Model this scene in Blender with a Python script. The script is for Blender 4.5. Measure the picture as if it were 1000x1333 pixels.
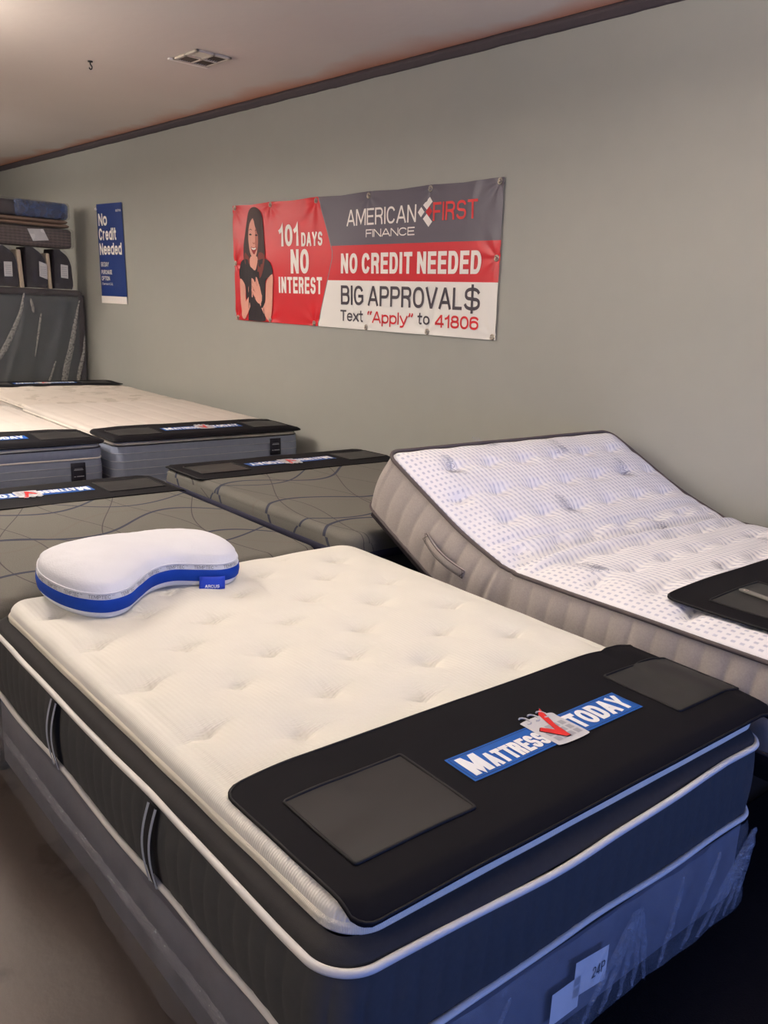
import bpy, bmesh, math, random
from mathutils import Vector, Matrix, noise
random.seed(7)
PI = math.pi
S = bpy.context.scene
COL = S.collection
for o in list(bpy.data.objects): bpy.data.objects.remove(o)

# ------------------------------------------------------------------ camera
cd = bpy.data.cameras.new('camera'); cam = bpy.data.objects.new('camera', cd); COL.objects.link(cam)
FPX = 1119.27
cd.sensor_fit = 'VERTICAL'; cd.sensor_height = 36.0; cd.lens = FPX*36.0/1333.0
cd.clip_start = .05; cd.clip_end = 100
def cam_matrix():
    yaw, pitch, roll = .858, .239, .051
    X = Vector((-math.cos(yaw), 0, math.sin(yaw))); Y = Vector((math.sin(yaw), 0, math.cos(yaw))); Z = Vector((0, -1, 0))
    Rp = Matrix(((1,0,0),(0,math.cos(pitch),-math.sin(pitch)),(0,math.sin(pitch),math.cos(pitch))))
    Rr = Matrix(((math.cos(roll),-math.sin(roll),0),(math.sin(roll),math.cos(roll),0),(0,0,1)))
    M = Rr @ Rp
    X, Y, Z = -(M@X), M@Y, M@Z                     # world axes in a right / down / forward frame
    rows = (X, Y, Z)
    right = Vector([r[0] for r in rows]); down = Vector([r[1] for r in rows]); fwd = Vector([r[2] for r in rows])
    m = Matrix((right, -down, -fwd)).transposed().to_4x4()
    m.translation = (0, 0, 1.82)
    return m
cam.matrix_world = cam_matrix()
S.camera = cam
# ------------------------------------------------------------------ world, lights, exposure
S.view_settings.view_transform = 'Standard'; S.view_settings.look = 'None'
S.view_settings.gamma = 1; S.view_settings.use_curve_mapping = False
S.view_settings.exposure = 0.0
W = bpy.data.worlds.new('world'); S.world = W; W.use_nodes = True
W.node_tree.nodes['Background'].inputs[0].default_value = (.45, .6, 1, 1)
W.node_tree.nodes['Background'].inputs[1].default_value = .6
def area(name, loc, rot, sx, sy, power, color):
    l = bpy.data.lights.new(name, 'AREA'); l.shape = 'RECTANGLE'; l.size = sx; l.size_y = sy
    l.energy = power; l.color = color
    o = bpy.data.objects.new(name, l); o.location = loc; o.rotation_euler = rot; COL.objects.link(o); return o
DAY = (.16, .30, 1.0)
WARM = (1.0, .905, .825)
CEIL = 3.41
area('window_daylight', (3.9, 2.2, 1.1), (0, math.radians(90), 0), 1.7, 5.0, 150, DAY)
LAMPS = [(-5.9, .85, 66, 62, 'above the aisle left of the photo'), (-1.75, 1.9, 1, 92, 'added as ceiling fill above the front cream bed'), (-10.8, 1.3, 62, 80, 'added as fill left of the wrapped stack'),
         (-2.2, -2.6, 12, 120, 'added as fill over the unseen left half of the room near the photographer'), (-8.2, -2.7, 12, 85, 'added as fill over the unseen far left half of the room')]  # aisle lamp follows the ceiling glow; the others are added as fill
FILL = [60, 26, 58, 14, 12]  # added point fill under each lamp, lifts the upper wall and ceiling
DROP = .42
for i, (lx, ly, e, u, _) in enumerate(LAMPS):
    area('lamp_light', (lx, ly, CEIL-DROP-.055), (0, 0, 0), 1.15, .5, e, WARM)
    area('lamp_uplight', (lx, ly, CEIL-DROP+.055), (PI, 0, 0), 1.15, .5, u, WARM)
    pl = bpy.data.lights.new('lamp_fill', 'POINT'); pl.energy = FILL[i]; pl.color = WARM; pl.shadow_soft_size = .11
    po = bpy.data.objects.new('lamp_fill', pl); po.location = (lx, ly, CEIL-DROP-.17); COL.objects.link(po)

# ------------------------------------------------------------------ helpers
def lin(c):
    c = c/255.0
    return c/12.92 if c <= .04045 else ((c+.055)/1.055)**2.4
def rgb(r, g, b): return (lin(r), lin(g), lin(b), 1)
class NT:
    def __init__(s, name):
        s.m = bpy.data.materials.new(name); s.m.use_nodes = True; s.t = s.m.node_tree
        s.n = s.t.nodes; s.b = s.n['Principled BSDF']; s.out = s.n['Material Output']
    def new(s, kind, **kw):
        x = s.n.new(kind)
        for k, v in kw.items(): setattr(x, k, v)
        return x
    def link(s, a, b): s.t.links.new(a, b)
    def math(s, op, a, b=None, c=None, clamp=False):
        x = s.new('ShaderNodeMath', operation=op, use_clamp=clamp)
        for i, v in enumerate((a, b, c)):
            if v is None: continue
            if hasattr(v, 'links'): s.link(v, x.inputs[i])
            else: x.inputs[i].default_value = v
        return x.outputs[0]
    def mix(s, f, a, b):
        x = s.new('ShaderNodeMix', data_type='RGBA')
        for i, v in ((0, f), (6, a), (7, b)):
            if hasattr(v, 'links'): s.link(v, x.inputs[i])
            else: x.inputs[i].default_value = v
        return x.outputs[2]
    def ramp(s, f, stops):
        x = s.new('ShaderNodeValToRGB'); s.link(f, x.inputs[0])
        e = x.color_ramp.elements
        while len(e) < len(stops): e.new(.5)
        for k, (p, c) in zip(e, stops): k.position = p; k.color = c
        return x.outputs[0]
    def noise(s, scale, detail=3, vec=None, rough=.5):
        x = s.new('ShaderNodeTexNoise'); x.inputs['Scale'].default_value = scale
        x.inputs['Detail'].default_value = detail; x.inputs['Roughness'].default_value = rough
        if vec is None: vec = s.coord('Object')
        s.link(vec, x.inputs['Vector']); return x.outputs['Fac']
    def coord(s, which='Object'):
        x = s.new('ShaderNodeTexCoord'); return x.outputs[which]
    def scaled(s, vec, sc):
        x = s.new('ShaderNodeMapping'); x.inputs['Scale'].default_value = sc; s.link(vec, x.inputs[0]); return x.outputs[0]
    def sep(s, vec):
        x = s.new('ShaderNodeSeparateXYZ'); s.link(vec, x.inputs[0]); return x.outputs
    def bump(s, h, strength=.3, dist=.002):
        x = s.new('ShaderNodeBump'); x.inputs['Strength'].default_value = strength; x.inputs['Distance'].default_value = dist
        s.link(h, x.inputs['Height']); s.link(x.outputs[0], s.b.inputs['Normal']); return x
    def set(s, col=None, rough=None, spec=None, metal=None):
        for k, v in (('Base Color', col), ('Roughness', rough), ('Specular IOR Level', spec), ('Metallic', metal)):
            if v is None: continue
            if hasattr(v, 'links'): s.link(v, s.b.inputs[k])
            else: s.b.inputs[k].default_value = v
        return s
def plain(name, c, rough=.6, spec=.3, metal=0, var=.06, nscale=30, bump=.15, bscale=400, bdist=.0008):
    m = NT(name)
    n = m.noise(nscale, 3)
    d = tuple(x*(1-var*2) for x in c[:3])+(1,); l = tuple(min(1, x*(1+var*2)) for x in c[:3])+(1,)
    m.set(m.mix(n, d, l), rough, spec, metal)
    if bump: m.bump(m.noise(bscale, 2), bump, bdist)
    return m.m
def ridged(name, c, period_x, period_y, rough=.8, bump=.5, dist=.001, var=.04, c2=None):
    """knitted cloth: ribs along both UV directions"""
    m = NT(name); u = m.sep(m.coord('UV'))
    a = m.math('SINE', m.math('MULTIPLY', u[0], 2*PI/period_x)); b = m.math('SINE', m.math('MULTIPLY', u[1], 2*PI/period_y))
    h = m.math('ADD', a, m.math('MULTIPLY', b, .45))
    n = m.noise(9, 3)
    d = tuple(x*(1-var*2) for x in c[:3])+(1,)
    base = m.mix(n, d, c)
    if c2: base = m.mix(m.math('MULTIPLY_ADD', h, .3, .4, clamp=True), c2, base)
    m.set(base, rough, .2); m.bump(h, bump, dist)
    m.b.inputs['Sheen Weight'].default_value = .1
    return m.m

def mesh_obj(name, bm, mat, parent=None, z0=0.0, smooth=True, label=None, loc=None):
    me = bpy.data.meshes.new(name)
    bmesh.ops.recalc_face_normals(bm, faces=bm.faces) if bm.faces and not getattr(bm, '_keep', False) else None
    bm.to_mesh(me); bm.free()
    o = bpy.data.objects.new(name, me); COL.objects.link(o)
    for m in (mat if isinstance(mat, (list, tuple)) else [mat]): me.materials.append(m)
    if smooth:
        for p in me.polygons: p.use_smooth = True
    if parent:
        o.parent = parent; o.location = (0, 0, -z0)
    if loc: o.location = loc
    if label: o['label'] = label
    return o
def keep(bm):      # faces made in an order that already faces out
    return bm
def thing(name, label, cat, loc=(0,0,0), rotz=0, group=None):
    o = bpy.data.objects.new(name, None); COL.objects.link(o); o.empty_display_size = .1
    o.location = loc; o.rotation_euler = (0, 0, rotz); o['label'] = label; o['category'] = cat
    if group: o['group'] = group
    return o
def tag(o, label, cat, group=None):
    o['label'] = label; o['category'] = cat
    if group: o['group'] = group
    return o
def struct(o): o['kind'] = 'structure'; return o
def box(bm, x0, x1, y0, y1, z0, z1, bev=0, seg=2):
    vs = [bm.verts.new(p) for p in ((x0,y0,z0),(x1,y0,z0),(x1,y1,z0),(x0,y1,z0),(x0,y0,z1),(x1,y0,z1),(x1,y1,z1),(x0,y1,z1))]
    fs = [bm.faces.new([vs[i] for i in f]) for f in ((3,2,1,0),(4,5,6,7),(0,1,5,4),(1,2,6,5),(2,3,7,6),(3,0,4,7))]
    if bev:
        es = {e for f in fs for e in f.edges}
        bmesh.ops.bevel(bm, geom=list(es), offset=bev, segments=seg, affect='EDGES', profile=.5)
    return bm
def B(*a, **k): bm = bmesh.new(); return box(bm, *a, **k)

def rr(x0, x1, y0, y1, r, step=.02):
    """rounded rectangle outline, ccw: (x, y, nx, ny, s)"""
    pts = []
    def seg(ax, ay, bx, by, nx, ny):
        n = max(1, int(math.hypot(bx-ax, by-ay)/step))
        for i in range(n): t = i/n; pts.append((ax+(bx-ax)*t, ay+(by-ay)*t, nx, ny))
    def arc(cx, cy, a0):
        n = max(4, int(r*PI/2/step*1.5))
        for i in range(n):
            a = a0+PI/2*i/n; pts.append((cx+r*math.cos(a), cy+r*math.sin(a), math.cos(a), math.sin(a)))
    seg(x0+r, y0, x1-r, y0, 0, -1); arc(x1-r, y0+r, -PI/2)
    seg(x1, y0+r, x1, y1-r, 1, 0); arc(x1-r, y1-r, 0)
    seg(x1-r, y1, x0+r, y1, 0, 1); arc(x0+r, y1-r, PI/2)
    seg(x0, y1-r, x0, y0+r, -1, 0); arc(x0+r, y0+r, PI)
    out = []; s = 0
    for i, p in enumerate(pts):
        out.append(p+(s,)); q = pts[(i+1) % len(pts)]; s += math.hypot(q[0]-p[0], q[1]-p[1])
    return out
def sdf(x, y, x0, x1, y0, y1, r):
    qx = abs(x-(x0+x1)/2)-((x1-x0)/2-r); qy = abs(y-(y0+y1)/2)-((y1-y0)/2-r)
    return r-(math.hypot(max(qx, 0), max(qy, 0))+min(max(qx, qy), 0))
def loft(out, profile, disp=None, warp=None, uvscale=1):
    """side wall: profile = [(offset, z)], top first"""
    bm = bmesh.new(); uvl = bm.loops.layers.uv.new('UVMap'); n = len(out); rings = []
    tot = out[-1][4]+math.hypot(out[0][0]-out[-1][0], out[0][1]-out[-1][1])
    vlen = [0]
    for a, b in zip(profile, profile[1:]): vlen.append(vlen[-1]+math.hypot(a[0]-b[0], a[1]-b[1]))
    for j, (off, z) in enumerate(profile):
        ring = []
        for (x, y, nx, ny, s) in out:
            d = disp(s, z, x, y) if disp else 0
            p = Vector((x+nx*(off+d), y+ny*(off+d), z))
            if warp: p = warp(p)
            ring.append(bm.verts.new(p))
        rings.append(ring)
    for j in range(len(rings)-1):
        for i in range(n):
            k = (i+1) % n
            f = bm.faces.new((rings[j+1][i], rings[j+1][k], rings[j][k], rings[j][i]))
            s0 = out[i][4]; s1 = out[k][4] if k else tot
            for l, uv in zip(f.loops, ((s0, vlen[j+1]), (s1, vlen[j+1]), (s1, vlen[j]), (s0, vlen[j]))): l[uvl].uv = uv
    return bm
def lines(a, b, step, fine):
    L = [a+f for f in fine if f < (b-a)/2]; M = [b-f for f in reversed(fine) if f < (b-a)/2]
    n = max(1, int((M[0]-L[-1])/step))
    return L+[L[-1]+(M[0]-L[-1])*i/n for i in range(1, n)]+M
FINE = [0, .0025, .006, .011, .018, .027, .038]
def top(x0, x1, y0, y1, r, zf, step=.012, warp=None, fine=FINE, uvf=None):
    bm = bmesh.new(); uvl = bm.loops.layers.uv.new('UVMap')
    xs = lines(x0, x1, step, fine); ys = lines(y0, y1, step, fine); V = []
    for x in xs:
        row = []
        for y in ys:
            px, py = x, y
            cx = min(max(px, x0+r), x1-r); cy = min(max(py, y0+r), y1-r)
            if cx != px and cy != py:
                m = max(abs(px-cx), abs(py-cy)); l = math.hypot(px-cx, py-cy)
                if l > 0: px = cx+(px-cx)*m/l; py = cy+(py-cy)*m/l
            p = Vector((px, py, zf(px, py, max(0, sdf(px, py, x0, x1, y0, y1, r)))))
            if warp: p = warp(p)
            row.append((bm.verts.new(p), (px, py)))
        V.append(row)
    for i in range(len(xs)-1):
        for j in range(len(ys)-1):
            q = (V[i][j], V[i+1][j], V[i+1][j+1], V[i][j+1])
            f = bm.faces.new([v[0] for v in q])
            for l, v in zip(f.loops, q): l[uvl].uv = uvf(*v[1]) if uvf else v[1]
    return bm
def edge_round(d, r):
    if d >= r: return 0
    return -r+math.sqrt(max(0, r*r-(r-d)**2))
def tube(bm, pts, r, closed=False, k=8, cap=True, rf=None):
    n = len(pts); rings = []
    for i, p in enumerate(pts):
        a = pts[(i-1) % n] if (closed or i) else p; b = pts[(i+1) % n] if (closed or i < n-1) else p
        t = (Vector(b)-Vector(a)).normalized()
        up = Vector((0, 0, 1)) if abs(t.z) < .95 else Vector((1, 0, 0))
        u = t.cross(up).normalized(); v = u.cross(t)
        rr_ = rf(i/n) if rf else r
        rings.append([bm.verts.new(Vector(p)+(u*math.cos(2*PI*j/k)+v*math.sin(2*PI*j/k))*rr_) for j in range(k)])
    for i in range(n if closed else n-1):
        A, C = rings[i], rings[(i+1) % n]
        for j in range(k): bm.faces.new((A[j], A[(j+1) % k], C[(j+1) % k], C[j]))
    if not closed and cap:
        bm.faces.new(rings[0][::-1]); bm.faces.new(rings[-1])
    return bm
def piping(out, off, z, r, wob=0, warp=None, seed=0, offd=None):
    pts = []
    for (x, y, nx, ny, s) in out:
        w = wob*noise.noise(Vector((x*2.6+seed, y*2.6, z*3)))
        o2 = off+wob*.6*noise.noise(Vector((x*3.1, y*3.1+seed, 5)))
        if offd: o2 += offd(x, y)
        p = Vector((x+nx*o2, y+ny*o2, z+w))
        pts.append(warp(p) if warp else p)
    return tube(bmesh.new(), pts, r, closed=True)

# lettering: a grotesque drawn with strokes, fitted to a box and mapped through a function
def _arc(cx, cy, rx, ry, a0, a1, n=10, e=.86):
    o = []
    for k in range(n+1):
        a = math.radians(a0+(a1-a0)*k/n); c, s_ = math.cos(a), math.sin(a)
        o.append((cx+rx*math.copysign(abs(c)**e, c), cy+ry*math.copysign(abs(s_)**e, s_)))
    return o
def _glyphs():
    A = _arc; G = {}
    O = [A(.5, .5, .5, .5, 0, 360, 28)[:-1]+['c']]
    G['O'] = (.82, O); G['0'] = (.72, O)
    G['A'] = (.86, [[(0, 0), (.46, 1), (.54, 1), (1, 0)], [(.17, .28), (.83, .28)]])
    G['B'] = (.76, [[(0, 0), (0, 1)], [(0, 1), (.55, 1)]+A(.6, .77, .34, .23, 90, -90)+[(0, .54)], [(.5, .54)]+A(.62, .27, .38, .27, 90, -90)+[(0, 0)]])
    G['C'] = (.78, [A(.5, .5, .5, .5, 38, 322, 24)])
    G['D'] = (.78, [[(0, 0), (0, 1), (.45, 1)]+A(.5, .5, .5, .5, 90, -90, 16)+[(.45, 0), (0, 0)]])
    G['E'] = (.66, [[(1, 1), (0, 1), (0, 0), (1, 0)], [(0, .52), (.9, .52)]])
    G['F'] = (.62, [[(1, 1), (0, 1), (0, 0)], [(0, .5), (.88, .5)]])
    G['G'] = (.80, [A(.5, .5, .5, .5, 38, 300, 22)+[(1, .18), (1, .46), (.58, .46)]])
    G['I'] = (.0, [[(.5, 0), (.5, 1)]])
    G['L'] = (.60, [[(0, 1), (0, 0), (1, 0)]])
    G['M'] = (1.0, [[(0, 0), (0, 1), (.08, 1), (.5, .12), (.92, 1), (1, 1), (1, 0)]])
    G['N'] = (.76, [[(0, 0), (0, 1), (.06, 1), (.94, 0), (1, 0), (1, 1)]])
    G['P'] = (.74, [[(0, 0), (0, 1), (.55, 1)]+A(.6, .73, .4, .27, 90, -90)+[(0, .46)]])
    G['R'] = (.76, [[(0, 0), (0, 1), (.55, 1)]+A(.6, .75, .38, .25, 90, -90)+[(0, .5)], [(.52, .5), (.84, .38), (.90, .2), (.92, 0)]])
    SS = A(.5, .755, .46, .245, 20, 180, 12)+A(.5, .69, .46, .20, 180, 235, 5)+[(.5, .50)]+A(.5, .30, .5, .21, 55, 0, 5)+A(.5, .26, .5, .26, 0, -162, 12)
    G['S'] = (.74, [SS]); G['$'] = (.74, [SS, [(.5, -.16), (.5, 1.16)]])
    G['T'] = (.74, [[(0, 1), (1, 1)], [(.5, 1), (.5, 0)]])
    G['U'] = (.76, [[(0, 1), (0, .35)]+A(.5, .30, .5, .30, 180, 360, 14)+[(1, 1)]])
    G['V'] = (.84, [[(0, 1), (.46, 0), (.54, 0), (1, 1)]])
    G['Y'] = (.84, [[(0, 1), (.5, .42), (1, 1)], [(.5, .42), (.5, 0)]])
    G['H'] = (.76, [[(0, 0), (0, 1)], [(1, 0), (1, 1)], [(0, .52), (1, .52)]])
    G['1'] = (.34, [[(0, .76), (.55, .84), (.92, 1), (.92, 0)]])
    G['4'] = (.76, [[(.76, 0), (.76, 1), (.68, 1), (0, .32), (0, .24), (1, .24)]])
    G['8'] = (.74, [A(.5, .76, .42, .24, 0, 360, 18)[:-1]+['c'], A(.5, .27, .5, .27, 0, 360, 18)[:-1]+['c']])
    G['6'] = (.74, [A(.5, .75, .48, .25, 25, 180, 10)+[(0, .5)]+A(.5, .31, .5, .31, 180, 540, 24)])
    G['2'] = (.70, [A(.5, .72, .5, .28, 165, -30, 14)+[(0, .0), (1, 0)]])
    G['9'] = (.74, [A(.5, .25, .48, .25, 205, 360, 10)+[(1, .5)]+A(.5, .69, .5, .31, 0, 360, 24)])
    x = .72
    G['e'] = (.66, [[(0, .38), (1, .38)]+A(.5, .36, .5, .36, 3, 318, 22)])
    G['o'] = (.68, [A(.5, .36, .5, .36, 0, 360, 22)[:-1]+['c']])
    G['x'] = (.66, [[(0, 0), (1, x)], [(0, x), (1, 0)]])
    G['t'] = (.36, [[(.4, 1), (.4, .12), (.6, 0), (1, 0)], [(-.1, x), (1, x)]])
    G['p'] = (.66, [[(0, -.28), (0, x)], A(.5, .36, .5, .36, 180, -180, 22)])
    G['d'] = (.66, [[(1, 0), (1, 1)], A(.5, .36, .5, .36, 0, 360, 22)])
    G['a'] = (.62, [A(.5, .50, .5, .22, 160, 0, 8)+[(1, 0)], A(.5, .2, .5, .2, 0, 360, 18)])
    G['c'] = (.60, [A(.5, .36, .5, .36, 40, 320, 18)])
    G['m'] = (1.0, [[(0, 0), (0, x)], A(.25, .46, .25, .26, 180, 0, 8)+[(.5, 0)], A(.75, .46, .25, .26, 180, 0, 8)+[(1, 0)]])
    G['s'] = (.58, [[(p, q*x) for p, q in SS]])
    G['n'] = (.62, [[(0, 0), (0, x)], A(.5, .42, .5, .30, 180, 0, 10)+[(1, 0)]])
    G['l'] = (.0, [[(.5, 0), (.5, 1)]]); G['i'] = (.0, [[(.5, 0), (.5, x-.06)], [(.5, .93), (.5, 1)]])
    G['r'] = (.38, [[(0, 0), (0, x)], A(.9, .36, .9, .36, 175, 95, 6)])
    G['y'] = (.70, [[(0, x), (.52, .02)], [(1, x), (.46, -.20), (.30, -.28), (.08, -.28)]])
    G['\u201c'] = (.34, [[(.22, 1), (0, .90), (0, .80)], [(1, 1), (.78, .90), (.78, .80)]])
    G['\u201d'] = (.34, [[(.22, 1), (.22, .90), (0, .80)], [(1, 1), (1, .90), (.78, .80)]])
    G['('] = (.2, [[(1, 1.05), (0, .7), (0, .2), (1, -.15)]]); G[')'] = (.2, [[(0, 1.05), (1, .7), (1, .2), (0, -.15)]])
    return G
GL = _glyphs()
def _ribbon(bm, P, th, fn, mi, closed):
    """stroke with mitred joins, square caps"""
    n = len(P); L = []; R = []
    for i in range(n):
        p = P[i]; a = P[(i-1) % n] if (closed or i) else None; b = P[(i+1) % n] if (closed or i < n-1) else None
        def d(u, v): l = math.hypot(v[0]-u[0], v[1]-u[1]) or 1e-9; return ((v[0]-u[0])/l, (v[1]-u[1])/l)
        d1 = d(a, p) if a else d(p, b); d2 = d(p, b) if b else d1
        tx, ty = d1[0]+d2[0], d1[1]+d2[1]; l = math.hypot(tx, ty) or 1e-6; tx, ty = tx/l, ty/l
        c = max(.45, tx*d1[0]+ty*d1[1]); nx, ny = -ty*th/2/c, tx*th/2/c
        q = p
        if not closed and i == 0: q = (p[0]-d2[0]*th/2, p[1]-d2[1]*th/2)
        if not closed and i == n-1: q = (p[0]+d1[0]*th/2, p[1]+d1[1]*th/2)
        L.append(bm.verts.new(fn(q[0]+nx, q[1]+ny))); R.append(bm.verts.new(fn(q[0]-nx, q[1]-ny)))
    for i in range(n if closed else n-1):
        k = (i+1) % n
        bm.faces.new((R[i], R[k], L[k], L[i])).material_index = mi
def fit_text(bm, txt, x0, x1, y0, y1, fn, bold=0.0, shear=0.0, mi=0, th=None, desc=0.0, gap=None, asp=1.0):
    """asp: real width of one x unit over real height of one y unit, keeps stroke weights even"""
    h = y1-y0; th = (.115+bold*2.2) if th is None else th          # as a share of cap height
    W = (x1-x0)*asp/h; ws = [GL[c][0] if c != ' ' else .22 for c in txt]; n = len(txt)
    g = .11 if gap is None else gap
    for _ in range(20):                                              # widths that fill the box
        kk = (W-sum(th for c in txt if c != ' ')-(n-1)*g)/max(.2, sum(ws))
        if kk > .45 or g < .03: break
        g *= .8; th *= .95
    kk = max(kk, .2); X = 0
    for c, w in zip(txt, ws):
        if c == ' ': X += w*kk+g; continue
        for p in GL[c][1]:
            closed = p[-1] == 'c'; q = [a for a in p if a != 'c']
            pts = [(X+th/2+(a if w else 0)*w*kk, th/2+b*(1-th)) for a, b in q]
            _ribbon(bm, pts, th, lambda a, b: fn(x0+a*h/asp+shear*b*h/asp, y0+b*h), mi, closed)
        X += w*kk+th+g
def poly(bm, pts, fn, mi=0):
    f = bm.faces.new([bm.verts.new(fn(*p)) for p in pts]); f.material_index = mi
    return f
def patch(bm, p0, p1, q0, q1, fn, nx=6, ny=6, mi=0):
    V = [[bm.verts.new(fn(p0+(p1-p0)*i/nx, q0+(q1-q0)*j/ny)) for j in range(ny+1)] for i in range(nx+1)]
    for i in range(nx):
        for j in range(ny):
            bm.faces.new((V[i][j], V[i+1][j], V[i+1][j+1], V[i][j+1])).material_index = mi
def smooth_closed(pts, n=8):
    out = []; m = len(pts)
    for i in range(m):
        p0, p1, p2, p3 = (Vector(pts[(i+k-1) % m]) for k in range(4))
        for j in range(n):
            t = j/n
            out.append(.5*((2*p1)+(p2-p0)*t+(2*p0-5*p1+4*p2-p3)*t*t+(-p0+3*p1-3*p2+p3)*t**3))
    return out
def smooth_open(pts, n=8):
    out = []; m = len(pts)
    for i in range(m-1):
        p0, p1, p2, p3 = (Vector(pts[min(max(i+k-1, 0), m-1)]) for k in range(4))
        for j in range(n):
            t = j/n
            out.append(.5*((2*p1)+(p2-p0)*t+(2*p0-5*p1+4*p2-p3)*t*t+(-p0+3*p1-3*p2+p3)*t**3))
    out.append(Vector(pts[-1])); return out

# ------------------------------------------------------------------ materials
M = {}
def wall_mat():
    m = NT('painted_wall'); n = m.noise(.9, 4); n2 = m.noise(7, 3)
    c = m.mix(n, rgb(155, 157, 150), rgb(164, 165, 158)); c = m.mix(m.math('MULTIPLY', n2, .12), c, rgb(128, 128, 122))
    m.set(c, .55, .25); m.bump(m.math('ADD', m.noise(60, 4), m.math('MULTIPLY', m.noise(6, 2), 2)), .12, .003); return m.m
def ceiling_mat():
    m = NT('ceiling_paint'); y = m.sep(m.coord('Object'))
    n = m.noise(1.1, 4); c = m.mix(n, rgb(214, 204, 196), rgb(224, 216, 208))
    # rust stain that has soaked in along the moulding at the wall
    d = m.math('SUBTRACT', 4.15, y[1]); nn = m.noise(1.3, 4)
    w = m.math('MULTIPLY_ADD', nn, .75, -.12)
    f = m.math('SUBTRACT', 1.0, m.math('DIVIDE', d, w), clamp=True)
    f = m.math('MULTIPLY', m.math('POWER', f, 1.2), .85)
    c = m.mix(f, c, rgb(206, 118, 66))
    m.set(c, .8, .2); m.bump(m.noise(14, 4), .15, .01); return m.m
def floor_mat():
    m = NT('stained_concrete'); n = m.noise(1.6, 5); n2 = m.noise(9, 5, rough=.7)
    c = m.mix(n, rgb(84, 74, 67), rgb(102, 91, 83)); c = m.mix(m.math('MULTIPLY', n2, .5), c, rgb(80, 71, 66))
    v = m.noise(4.2, 4); blot = m.math('MULTIPLY', m.math('SUBTRACT', v, .60, clamp=True), 14, clamp=True); inner = m.math('MULTIPLY', m.math('SUBTRACT', v, .67, clamp=True), 12, clamp=True)
    c = m.mix(m.math('MULTIPLY', m.math('SUBTRACT', blot, m.math('MULTIPLY', inner, .8)), .55), c, rgb(50, 44, 42))
    m.set(c, .5, .35); m.bump(m.noise(40, 5), .25, .003); return m.m
M['wall'] = wall_mat(); M['ceiling'] = ceiling_mat(); M['floor'] = floor_mat()
M['trim'] = plain('dark_moulding', rgb(74, 66, 70), .6)
M['carpet'] = plain('black_carpet', rgb(24, 22, 26), .95, .1, bump=.8, bscale=260, bdist=.004)
M['cream_knit'] = ridged('cream_knit', rgb(231, 229, 219), .0068, .014, bump=.42, dist=.0010)
M['cream_edge'] = ridged('cream_edge', rgb(238, 232, 214), .004, 10, bump=.4)
M['cream_plain'] = plain('cream_quilt', rgb(206, 199, 191), .85, .2, var=.04, nscale=4, bscale=90, bump=.3)
M['white_piping'] = ridged('white_piping', rgb(222, 220, 214), .004, 10, bump=.3)
M['charcoal'] = plain('charcoal_cloth', rgb(72, 73, 74), .9, .15, var=.05, nscale=60, bump=.4, bscale=700)
M['charcoal_gusset'] = plain('charcoal_gusset', rgb(58, 57, 57), .9, .15, nscale=60, bump=.4, bscale=700)
M['neoprene'] = plain('black_pad_fabric', rgb(17, 16, 21), .8, .15, var=.04, bump=.3, bscale=900, bdist=.0005)
M['binding'] = plain('black_binding', rgb(22, 21, 23), .6, .3)
M['vinyl'] = plain('grey_clear_vinyl', rgb(44, 43, 43), .45, .3, var=.04, nscale=5, bump=.06, bscale=8, bdist=.004)
M['blue_print'] = plain('blue_print', rgb(28, 92, 178), .5, .3, var=.02)
M['navy_line'] = plain('navy_line', rgb(18, 40, 84), .5)
M['white_print'] = plain('white_print', rgb(236, 238, 240), .55, .3, var=.02)
M['grey_print'] = plain('grey_print', rgb(196, 196, 200), .55, .3, var=.02)
M['mid_print'] = plain('mid_grey_print', rgb(160, 160, 168), .55, .3, var=.02)
M['red_print'] = plain('red_print', rgb(214, 40, 40), .5, .3, var=.02)
M['black_print'] = plain('black_print', rgb(20, 18, 20), .5, .3, var=.02)
M['handle_black'] = plain('black_webbing', rgb(24, 24, 28), .7)
M['handle_silver'] = ridged('silver_braid', rgb(168, 176, 190), 10, .006, bump=.6)
M['found_fabric'] = plain('foundation_cloth', rgb(104, 104, 112), .9, .1)
M['black_metal'] = plain('black_metal', rgb(22, 22, 24), .45, .5)
M['adj_side'] = plain('taupe_heather', rgb(172, 165, 160), .95, .1, var=.09, nscale=160, bump=.4, bscale=600)
M['adj_pipe'] = plain('dark_taupe_piping', rgb(88, 80, 80), .8)
M['print_mark'] = plain('grey_ink', rgb(164, 166, 180), .8, .1, var=.02)
M['paper'] = plain('white_paper', rgb(232, 230, 226), .7, .2, var=.02)
M['navy_band'] = plain('navy_band', rgb(42, 42, 62), .8)
M['royal'] = plain('royal_blue_mesh', rgb(18, 62, 158), .8, .2, bump=.6, bscale=300)
M['tape'] = plain('pale_tape', rgb(214, 216, 222), .7)
M['tape_ink'] = plain('grey_tape_ink', rgb(128, 132, 142), .7)
M['pillow_white'] = plain('white_pillow_knit', rgb(222, 224, 230), .9, .15, var=.02, nscale=10, bump=.5, bscale=130, bdist=.0015)
M['tag_blue'] = plain('tag_blue', rgb(36, 70, 190), .6)
M['slate'] = plain('slate_border', rgb(138, 146, 164), .8, .2, var=.05, nscale=20, bump=.3)
M['slate_line'] = plain('pale_cord', rgb(158, 162, 170), .7)
M['cream_edge2'] = plain('ivory_edge', rgb(226, 220, 208), .8)
M['dark_patch'] = plain('dark_label', rgb(34, 34, 46), .6)
M['patch_ink'] = plain('label_ink', rgb(150, 152, 160), .6)
M['lever'] = plain('grey_plastic', rgb(128, 126, 118), .5, .4)
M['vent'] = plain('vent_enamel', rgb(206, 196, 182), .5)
M['vent_shaded'] = plain('vent_shade', rgb(96, 84, 76), .8)
M['steel'] = plain('nickel', rgb(190, 180, 165), .3, .5, .8)
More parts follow.
